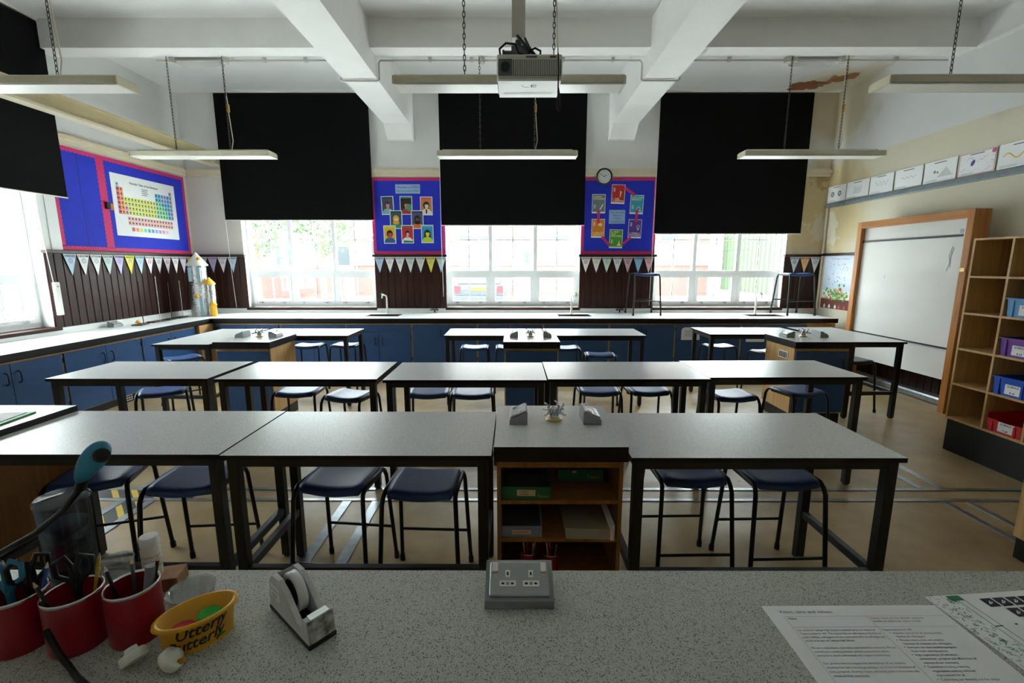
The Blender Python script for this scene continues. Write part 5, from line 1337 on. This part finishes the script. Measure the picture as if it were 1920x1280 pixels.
for nm, lab, px, py, pz, r, mm, tl in (('bottle_lid', 'green round lid with a dimple inside the yellow tub', 0.030, 0.004, 0.044, 0.033, 'lid_green', 0.2), ('bottle_lid', 'red round lid at the bottom of the yellow tub', -0.036, -0.002, 0.034, 0.034, 'lid_red', 0.05)):
    o = O(nm, MB().lathe([(r, 0.0), (r, 0.016), (r*0.9, 0.02), (r*0.2, 0.02), (r*0.17, 0.015), (0, 0.015)], n=24), mm, None, TX @ Matrix.Translation((px, py, pz)) @ Matrix.Rotation(tl, 4, 'Y')); tag(o, lab, 'lid', 'lids in the yellow tub')
glassy('clear_plastic', '#e9ecec', 0.12, 0.08, 0.18, '#d5d8d8')
o = O('clear_dish', MB().lathe([(0.042, 0.0), (0.048, 0.050), (0.051, 0.053), (0.047, 0.050), (0.0405, 0.003), (0.0, 0.003)], n=30), 'clear_plastic', None, T(-0.765, 0.968, ZB)); tag(o, 'clear plastic dish between the yellow tub and the wooden block', 'dish')

# red pots with pens and scissors
def scissors(parent, M, colr):
    a = O('scissors', MB().tube([(0, 0, 0.0), (0.004, 0, 0.09), (0.012, 0, 0.11), (0.03, 0, 0.125), (0.032, 0, 0.155), (0.014, 0, 0.165), (0.004, 0, 0.14), (0.006, 0, 0.10)], 0.0055, 7).tube([(0, 0.004, 0.0), (-0.004, 0.004, 0.09), (-0.012, 0.004, 0.11), (-0.03, 0.004, 0.125), (-0.032, 0.004, 0.155), (-0.014, 0.004, 0.165), (-0.004, 0.004, 0.14), (-0.006, 0.004, 0.10)], 0.0055, 7), colr, parent, M)
mat('handle_blue', '#2b7fa0', 0.35)
p3 = pencil_pot('red metal pot nearest the yellow tub, holding markers', T(-0.835, 0.893, ZB), 0.050, 0.120, [(0.6, 0.2, 0.15, '#3a3a2a'), (2.0, 0.2, 0.14, '#5a5c60'), (3.4, -0.2, 0.15, '#2b2b2b')], 'red pots on the bench')
O('marker', MB().cyl((0.01, 0.01, 0.01), (0.022, 0.03, 0.145), 0.011, 12), 'ink_grey', p3)
p2 = pencil_pot('red metal pot in the middle of the bench clutter', T(-0.945, 0.872, ZB), 0.052, 0.120, [(1.0, 0.2, 0.16, '#caa23a'), (4.0, -0.2, 0.15, '#2b2b2b')], 'red pots on the bench')
scissors(p2, T(0.0, 0.01, 0.03, 0.5), 'black')
p1_ = pencil_pot('red metal pot nearest the left edge, with blue scissors', T(-1.065, 0.870, ZB), 0.052, 0.120, [(0.5, 0.2, 0.15, '#2f5fa8'), (2.4, 0.2, 0.16, '#2f5fa8'), (3.6, 0.2, 0.15, '#8a6a3a')], 'red pots on the bench')
scissors(p1_, T(-0.01, -0.005, 0.03, 0.2), 'handle_blue'); scissors(p1_, T(0.02, 0.015, 0.025, 1.1), 'black')
# wooden block, white bottle, clear container, caps
o = O('wooden_block', MB().box_w(-0.05, 0.05, -0.03, 0.03, 0.0, 0.035), 'beech_dark', None, T(-0.90, 1.045, ZB, 0.25), bev=0.002); tag(o, 'brown wooden block under the white bottle', 'block')
bo = thing('pill_bottle', 'white screw-cap bottle standing on the wooden block', 'bottle', T(-0.912, 1.040, ZB+0.035))
O('bottle', MB().lathe([(0.0195, 0), (0.021, 0.003), (0.021, 0.075), (0.018, 0.08), (0.018, 0.083)], n=22), 'white_plastic', bo)
O('cap', MB().lathe([(0.0205, 0.083), (0.0205, 0.106), (0.019, 0.108)], n=22), 'paper', bo)
m = MB()
for k in range(5): m.box(-0.0135, 0.0135, -0.0165, -0.0155, 0.02 + k*0.009, 0.022 + k*0.009)
O('measure_lines', MB().lathe([(0.0213, 0.03), (0.0213, 0.032)], n=22, cap0=False, cap1=False).lathe([(0.0213, 0.045), (0.0213, 0.0465)], n=22, cap0=False, cap1=False).lathe([(0.0213, 0.058), (0.0213, 0.0595)], n=22, cap0=False, cap1=False), 'ink_grey', bo)
glassy('tinted_plastic', '#c9d0da', 0.10, 0.1, 0.05, '#8f9aa8')
cc = thing('clear_container', 'tall translucent plastic container with dark contents behind the red pots', 'container', T(-1.075, 1.005, ZB))
mat('dark_foam', '#20242c', 0.5)
O('tub', MB().lathe([(0.044, 0), (0.045, 0.004), (0.050, 0.255), (0.052, 0.258), (0.0485, 0.255), (0.0435, 0.006)], n=30, cap1=False), 'tinted_plastic', cc)
O('lid', MB().lathe([(0.052, 0.255), (0.0535, 0.262), (0.048, 0.270), (0.0, 0.272)], n=30), 'tinted_plastic', cc)
m = MB()
for k in range(9): m.lathe([(0.028, 0.008 + k*0.022), (0.040, 0.010 + k*0.022), (0.041, 0.026 + k*0.022), (0.029, 0.028 + k*0.022)], n=20)
O('cup_stack', m, 'dark_foam', cc)['kind'] = 'stuff'
gl = thing('glass_beaker', 'small clear beaker behind the red pot nearest the tub', 'beaker', T(-0.985, 1.02, ZB))
O('wall', MB().lathe([(0.034, 0.0), (0.035, 0.003), (0.035, 0.085), (0.038, 0.09), (0.034, 0.088), (0.0335, 0.004)], n=26, cap1=False), 'clear_plastic', gl)
mat('cap_white', '#e6e4dc', 0.4); mat('glue_yellow', '#d89a1c', 0.4)
def nozzle_cap(lab, x, y, rz, tilt):
    t = thing('glue_cap', lab, 'cap', T(x, y, ZB + 0.015, rz) @ Matrix.Rotation(tilt, 4, 'Y'), 'white caps at the bench front')
    O('cap', MB().lathe([(0.022, 0.0), (0.024, 0.002), (0.024, 0.016), (0.020, 0.019), (0.012, 0.020), (0.011, 0.028), (0.0, 0.029)], n=20), 'cap_white', t)
    O('glue_drip', MB().lathe([(0.009, 0.0195), (0.0095, 0.028), (0.0, 0.029)], c=(0.012, -0.004, -0.004), n=10), 'glue_yellow', t)
nozzle_cap('white nozzle cap with yellow drip, right one before the red pots', -0.700, 0.800, 0.4, 0.9)
nozzle_cap('white nozzle cap lying on its side, left one before the red pots', -0.770, 0.806, 2.6, 0.75)
# flexible-arm document camera with blue head
mat('head_blue', '#2b86a8', 0.3)
dc = thing('document_camera', 'blue document camera head on a black flexible arm', 'document camera')
hd = MB()
n = 18; prof_ = []
for k in range(n+1):
    a = math.pi*k/n; rr = 0.030*math.sin(a)*(1 - 0.25*math.cos(a)); prof_.append((max(rr, 0.0), -0.058*math.cos(a)))
hd.lathe(prof_, n=22, cap0=False, cap1=False, sy=0.75)
HM = Matrix.Translation((-0.822, 0.835, 1.312)) @ Matrix.Rotation(R(52), 4, 'Z') @ Matrix.Rotation(R(38), 4, 'Y') @ Matrix.Rotation(R(-8), 4, 'X') @ Matrix.Scale(0.72, 4)
hd.xf(HM); O('head', hd, 'head_blue', dc)
ln = MB().lathe([(0.019, 0.0), (0.019, 0.010), (0.015, 0.012), (0.013, 0.007)], n=22); ln.xf(HM @ Matrix.Translation((0.004, -0.019, 0.022)) @ Matrix.Rotation(R(90), 4, 'X')); lo = O('lens_ring', ln, 'frame_grey', dc)
gg = MB().lathe([(0.013, 0.0), (0.0, 0.003)], n=16); gg.xf(HM @ Matrix.Translation((0.004, -0.0265, 0.022)) @ Matrix.Rotation(R(90), 4, 'X')); O('lens_glass', gg, 'black', lo)
O('neck', MB().cyl((-0.834, 0.830, 1.290), (-0.868, 0.85, 1.250), 0.010, 12), 'black', dc)
O('flexible_arm', MB().tube([(-0.865, 0.85, 1.252), (-0.93, 0.87, 1.19), (-1.02, 0.89, 1.125), (-1.12, 0.89, 1.07), (-1.25, 0.87, 1.0), (-1.36, 0.84, 0.95), (-1.42, 0.82, 0.89)], 0.0065, 10), 'black', dc)
O('base', MB().lathe([(0.07, 0.0), (0.07, 0.012), (0.06, 0.02), (0.02, 0.03)], c=(-1.43, 0.82, ZB), n=26), 'black', dc)
O('lead', MB().tube([(-0.935, 0.80, ZB+0.09), (-0.915, 0.80, ZB+0.03), (-0.90, 0.80, ZB+0.006), (-0.86, 0.775, ZB+0.006), (-0.80, 0.745, ZB+0.006), (-0.74, 0.70, ZB+0.006)], 0.006, 8), 'black', dc)
# papers on the bench
def sheetM(x, y, rz): return T(x, y, ZB, rz)
v1 = thing('printed_sheet', 'white printed sheet headed Vision, aims and values on the bench', 'paper', sheetM(0.598, 0.977, 0.01))
O('sheet', MB().box(0, 0.42, -0.297, 0.0, 0.0, 0.0008), 'paper', v1)
m = MB(); Q = 0.0012; k = 0.0118
m.text('Vision, aims and values:', 0.03, -0.024, 0.0135, Q, 0)
m.line(0.035, -0.034, 0.41, -0.034, 0.0006, Q, 1); m.line(0.035, -0.066, 0.41, -0.066, 0.0006, Q, 1); m.line(0.035, -0.034, 0.035, -0.29, 0.0006, Q, 1); m.line(0.228, -0.034, 0.228, -0.29, 0.0006, Q, 1)
m.text('Vision', 0.04, -0.043, 0.008, Q, 0, bold=True)
m.text('Values: these are the shared, common', 0.232, -0.043, 0.008, Q, 0); m.text('beliefs on which our vision is built.', 0.232, -0.052, 0.008, Q, 0)
L1 = ['Our vision for Cathays High School is summed up by our mission of', "'Opportunities for All'. This means that we add value to the lives of", 'pupils, families, colleagues and the community who are all happy and', 'proud to be part of Cathays High School.', '',
      'We are a multicultural, multi-ethnic and multi-faith community. We are', 'committed to creating inclusive, positive environment where', 'everyone is valued and treated with respect and fairness.', '',
      'Our primary role is to support the development of our students,', 'ensuring they have a strong grounding in the three key behaviours of', 'being prepared, showing respect and having pride in themselves, the', 'school and their community.', '', 'Aims', 'By instilling these key behaviours, and pursuing our vision, we can', 'support our young people to:']
y = -0.077
for s in L1:
    if s: m.text(s, 0.04, y, 0.0074, Q, 0, width=min(0.182, 0.0027*len(s)), bold=(s == 'Aims'))
    y -= 0.0096
L2 = ["'Opportunities for All'", 'Inclusive school for all young people,', 'families & colleagues.', 'Mutual respect, trust and empathy', 'between all students and colleagues.', 'Everyone can make excellent progress', 'from their starting points.', 'High expectations of behaviour,', 'achievement, progress and effort from all', 'members of our community.', 'Committed to being a learning', 'organisation seeking continual', 'improvement for all.', 'Celebrating our diversity and the unique', 'features of our community.', 'Enthusiastic about the common elements']
y = -0.077
for i, s in enumerate(L2):
    m.text(s, 0.232 if i == 0 else 0.248, y, 0.0074, Q, 0, width=min(0.16, 0.0029*len(s)))
    if i in (1, 3, 5, 7, 10, 13, 15): m.disc(0.242, y+0.003, 0.0012, Q, 0, 6)
    y -= 0.0096
O('print', m, ['ink', 'ink_grey'], v1)
v2 = thing('notice_sheet', 'white sheet with a green doodled margin and navy squares on the bench', 'paper', sheetM(1.018, 1.008, 0.085) @ Matrix.Translation((0, 0, 0.0012)))
mat('doodle_green', '#23804f', 0.6); mat('leaf_green', '#6fae2e', 0.6)
O('sheet', MB().box(0, 0.40, -0.28, 0.0, 0.0, 0.0008), 'paper', v2)
m = MB(); rnd = random.Random(11)
for q in range(170):
    x = rnd.uniform(0.003, 0.062); y = rnd.uniform(-0.278, -0.003); a = rnd.uniform(0, 6.28); L = rnd.uniform(0.004, 0.013)
    m.line(x, y, min(0.064, max(0.002, x + L*math.cos(a))), y + L*math.sin(a)*0.8, 0.0012, Q, 0)
    if q % 7 == 0: m.ring(x, y, 0.003, 0.0042, Q, 0, 10)
m.rect(0.052, -0.02, 0.085, -0.003, Q, 0); m.line(0.068, -0.02, 0.068, -0.278, 0.0016, Q, 0); m.line(0.085, -0.004, 0.085, -0.278, 0.0014, Q, 2)
for yy in (-0.10, -0.19): m.line(0.068, yy, 0.088, yy, 0.003, Q, 0)
for r in range(2):
    for c_ in range(6):
        x = 0.125 + c_*0.034 + 0.03*r; y = -0.045 - r*0.034
        m.rect(x, y, x+0.029, y+0.027, Q, 1); m.line(x+0.008, y+0.008, x+0.018, y+0.018, 0.003, Q+0.0003, 4); m.line(x+0.012, y+0.008, x+0.021, y+0.015, 0.002, Q+0.0003, 4)
m.rect(0.19, -0.125, 0.25, -0.088, Q, 3)
m.rect(0.12, -0.10, 0.127, -0.096, Q, 2); m.rect(0.115, -0.135, 0.16, -0.131, Q, 2)
O('print', m, ['doodle_green', 'print_navy', 'ink', 'leaf_green', 'paper'], v2)
# ------------------------------------------------------------------ outside: street, buildings, car
mat('asphalt', '#d3d3cf', 0.9, var=0.06, vscale=1.5); mat('cladding', '#b4b4b1', 0.6); mat('shed_green', '#55664f', 0.6); mat('ext_glass', '#2c353a', 0.4); mat('ext_tan', '#6f5a3a', 0.5)
mat('railing', '#3a3f44', 0.5); mat('leaf', '#45583a', 0.8, var=0.3, vscale=6); mat('bark', '#6b5a48', 0.9); mat('kerb', '#8d8d8a', 0.9)
struct('ground_outside', MB().box(-40, 40, 8.31, 60, -0.35, -0.05).box(-40, -5.83, -20, 8.31, -0.35, -0.05), 'asphalt')
bd = thing('brick_house', 'red brick building with white boarding across the street', 'building')
O('lower_wall', MB().box(-9, 11.0, 26, 34, -0.05, 1.75), 'brick', bd)
O('coping', MB().box(-9, 11.0, 25.93, 26, 1.68, 1.76), 'kerb', bd)
for i in range(40):
    x = -9 + i*0.5
    if not (-0.15 < x + 0.25 < 1.35): O('board', MB().box(x+0.01, x+0.49, 25.96, 26.0, 1.76, 2.9), 'cladding', bd)
O('upper_wall', MB().box(-9, 11.0, 26.02, 34, 1.75, 7.0), 'brick', bd)
O('roof', MB().box(-9.3, 11.3, 25.7, 34.2, 7.0, 7.3), 'kerb', bd)
d = O('entrance_door', MB().box(0.0, 1.2, 25.90, 26.0, -0.05, 2.9), 'cladding', bd)
O('door_pane', MB().box(0.12, 0.50, 25.88, 25.9, 1.75, 2.45), 'ext_tan', d); O('door_pane', MB().box(0.66, 0.88, 25.88, 25.9, 1.75, 2.45), 'ext_glass', d)
for x in (-3.1, -1.9, 2.2, 5.2, 8.2):
    wv = O('house_window', MB().box(x, x+0.9, 25.94, 26.02, 2.95, 3.35), 'cladding', bd); O('pane', MB().box(x+0.06, x+0.84, 25.92, 25.94, 3.0, 3.3), 'ext_glass', wv)
for x in (-8.0, -5.0): 
    wv = O('house_window', MB().box(x, x+1.5, 25.90, 25.96, 2.2, 3.4), 'cladding', bd); O('pane', MB().box(x+0.1, x+1.4, 25.88, 25.90, 2.3, 3.3), 'ext_glass', wv)
lw = thing('garden_wall', 'low red brick wall with piers at the left of the street', 'wall')
O('wall', MB().box(-20, -9.0, 24, 24.3, -0.05, 1.35), 'brick', lw)
for x in (-18.0, -14.5, -11.0): O('pier', MB().box(x, x+0.7, 23.9, 24.4, -0.05, 1.7), 'brick', lw)
h2 = thing('pale_house', 'pale rendered house behind the low wall', 'building')
O('walls', MB().box(-24, -11, 36, 44, -0.05, 4.6), 'cladding', h2)
m = MB().prism([(-24.4, 4.6), (-10.6, 4.6), (-17.5, 7.6)], 35.6, 44.4); m.v = [(x_, z_, y_) for x_, y_, z_ in m.v]; m.f = [tuple(reversed(f)) for f in m.f]; O('roof', m, 'kerb', h2)
for x in (-22, -18.5, -14): wv = O('house_window', MB().box(x, x+1.4, 35.92, 36, 1.6, 3.2), 'kerb', h2); O('pane', MB().box(x+0.1, x+1.3, 35.9, 35.92, 1.7, 3.1), 'ext_glass', wv)
def tree(lab, x, y, h, r, seed):
    t = thing('street_tree', lab, 'tree', T(x, y, -0.05), 'street trees'); rn = random.Random(seed)
    O('trunk', MB().tube([(0, 0, 0), (0.05, 0, h*0.4), (0, 0.1, h*0.7)], [0.16, 0.12, 0.06], 8), 'bark', t)
    m = MB()
    for k in range(900):
        a = rn.uniform(0, 6.28); b = rn.uniform(-1, 1); q = r*rn.uniform(0.55, 1.0); s = rn.uniform(0.07, 0.15)
        c_ = Vector((q*math.sqrt(1-b*b)*math.cos(a), q*math.sqrt(1-b*b)*math.sin(a), h*0.75 + q*b*0.8))
        u_ = Vector((rn.uniform(-1, 1), rn.uniform(-1, 1), rn.uniform(-1, 1))).normalized(); w_ = u_.orthogonal().normalized()
        m.add([c_ - u_*s, c_ + w_*s*0.5, c_ + u_*s, c_ - w_*s*0.5], [(0, 1, 2, 3)])
    O('foliage', m, 'leaf', t)['kind'] = 'stuff'
tree('leafy tree seen through the left back window, left one', -12.4, 22.3, 4.6, 1.7, 1); tree('leafy tree seen through the left back window, right one', -8.9, 21.5, 4.4, 1.5, 2)
gs = thing('green_shed', 'pale green ribbed metal building at the right of the street', 'building')
O('wall', MB().box(12.2, 16.0, 17.0, 27.0, -0.05, 4.2), 'shed_green', gs)
for i in range(24): O('rib', MB().box(12.14, 12.2, 17.1 + i*0.41, 17.25 + i*0.41, 0.3, 4.2), 'shed_green', gs)
O('eaves', MB().box(12.0, 16.2, 16.9, 27.1, 4.2, 4.4), 'kerb', gs); O('base_course', MB().box(12.1, 12.2, 17, 27, -0.05, 0.3), 'kerb', gs)
# car parked tail-on
mat('car_silver', '#33383b', 0.45); mat('car_glass', '#1a1e20', 0.3); mat('car_red', '#8a1422', 0.4); mat('car_dark', '#33383c', 0.5); mat('plate_yellow', '#8f7210', 0.5); mat('tyre', '#1b1b1b', 0.8)
cr = thing('parked_car', 'silver car parked tail towards the centre window', 'car', T(-1.20, 16.0, -0.05))
def sec(mb, pts, x0, x1): m2 = MB().prism(pts, x0, x1); m2.v = [(z_, x_, y_) for x_, y_, z_ in m2.v]; mb.add(m2.v, m2.f); return mb
O('body', sec(MB(), [(0.0, 0.38), (0.15, 0.32), (4.1, 0.32), (4.2, 0.6), (4.1, 0.95), (3.1, 1.08), (0.12, 1.08), (0.0, 0.95)], -0.86, 0.86), 'car_silver', cr, bev=0.06, seg=3)
O('cabin', sec(MB(), [(0.12, 1.06), (3.0, 1.06), (2.2, 1.66), (0.45, 1.70)], -0.74, 0.74), 'car_silver', cr, bev=0.07, seg=3)
m = MB().add([(-0.62, 0.165, 1.14), (0.62, 0.165, 1.14), (0.56, 0.385, 1.56), (-0.56, 0.385, 1.56)], [(0, 1, 2, 3)]); O('rear_window', m, 'car_glass', cr)
for s in (-1, 1):
    O('side_window', MB().box(s*0.745-0.004, s*0.745+0.004, 0.75, 2.3, 1.16, 1.52), 'car_glass', cr)
    O('tail_lamp', MB().box_w(s*0.75-0.11, s*0.75+0.11, -0.03, 0.10, 0.78, 1.04), 'car_red', cr, bev=0.02)
    for y in (0.75, 3.4):
        wh = MB().lathe([(0.18, -0.1), (0.33, -0.1), (0.34, -0.06), (0.34, 0.06), (0.33, 0.1), (0.18, 0.1)], n=24); wh.xf(Matrix.Translation((s*0.78, y, 0.34)) @ Matrix.Rotation(R(90), 4, 'Y')); O('wheel', wh, 'tyre', cr)
O('bumper', MB().box_w(-0.88, 0.88, -0.08, 0.25, 0.36, 0.68), 'car_dark', cr, bev=0.04)
O('number_plate', MB().box(-0.26, 0.26, -0.012, 0.0, 0.86, 0.97), 'plate_yellow', cr)
# left side: railings, brick pier, pale building
rl_ = thing('railings', 'grey upright railings beyond the left wall window', 'railing')
O('rail', MB().box(-9.03, -8.97, -6, 16, 1.42, 1.47), 'railing', rl_); O('rail', MB().box(-9.03, -8.97, -6, 16, 0.25, 0.30), 'railing', rl_)
bm_ = MB().cyl((0, 0, 0), (0, 0, 1.75), 0.011, 6).mesh('bar', ['railing'])
for i in range(60): put('bar', bm_, rl_, (-9.0, 4.0 + i*0.16, -0.05))
bp = thing('brick_pier', 'narrow red brick pier outside the left wall window', 'pier')
mortar = MB().box(-6.34, -6.06, 6.04, 6.29, -0.05, 5.0); O('core', mortar, 'kerb', bp)
bk = MB().box_w(-0.112, 0.112, -0.004, 0.129, 0, 0.065).mesh('brick', ['brick_plain']) if 'brick_plain' in MATS else None
mat('brick_plain', '#573630', 0.9, var=0.2, vscale=5)
bk = MB().box_w(0, 0.285, 0, 0.13, 0, 0.066).mesh('brick', ['brick_plain'])
for r in range(46):
    for c_ in range(2):
        if r % 2 and c_: continue
        o = put('brick', bk, bp, Matrix.Translation((-6.345, 6.03 + (0.068 if r % 2 else c_*0.135), 0.6 + r*0.076)))
pb = thing('pale_block', 'long pale building across the yard beyond the railings', 'building')
O('walls', MB().box(-26, -18, -10, 24, -0.05, 6.5), 'cladding', pb); O('band', MB().box(-18.0, -17.9, -10, 24, 3.0, 3.4), 'ext_tan', pb)
for i in range(8): wv = O('block_window', MB().box(-17.98, -17.9, -8 + i*3.6, -6 + i*3.6, 1.0, 2.4), 'kerb', pb); O('pane', MB().box(-17.9, -17.88, -7.9 + i*3.6, -6.1 + i*3.6, 1.1, 2.3), 'ext_glass', wv)
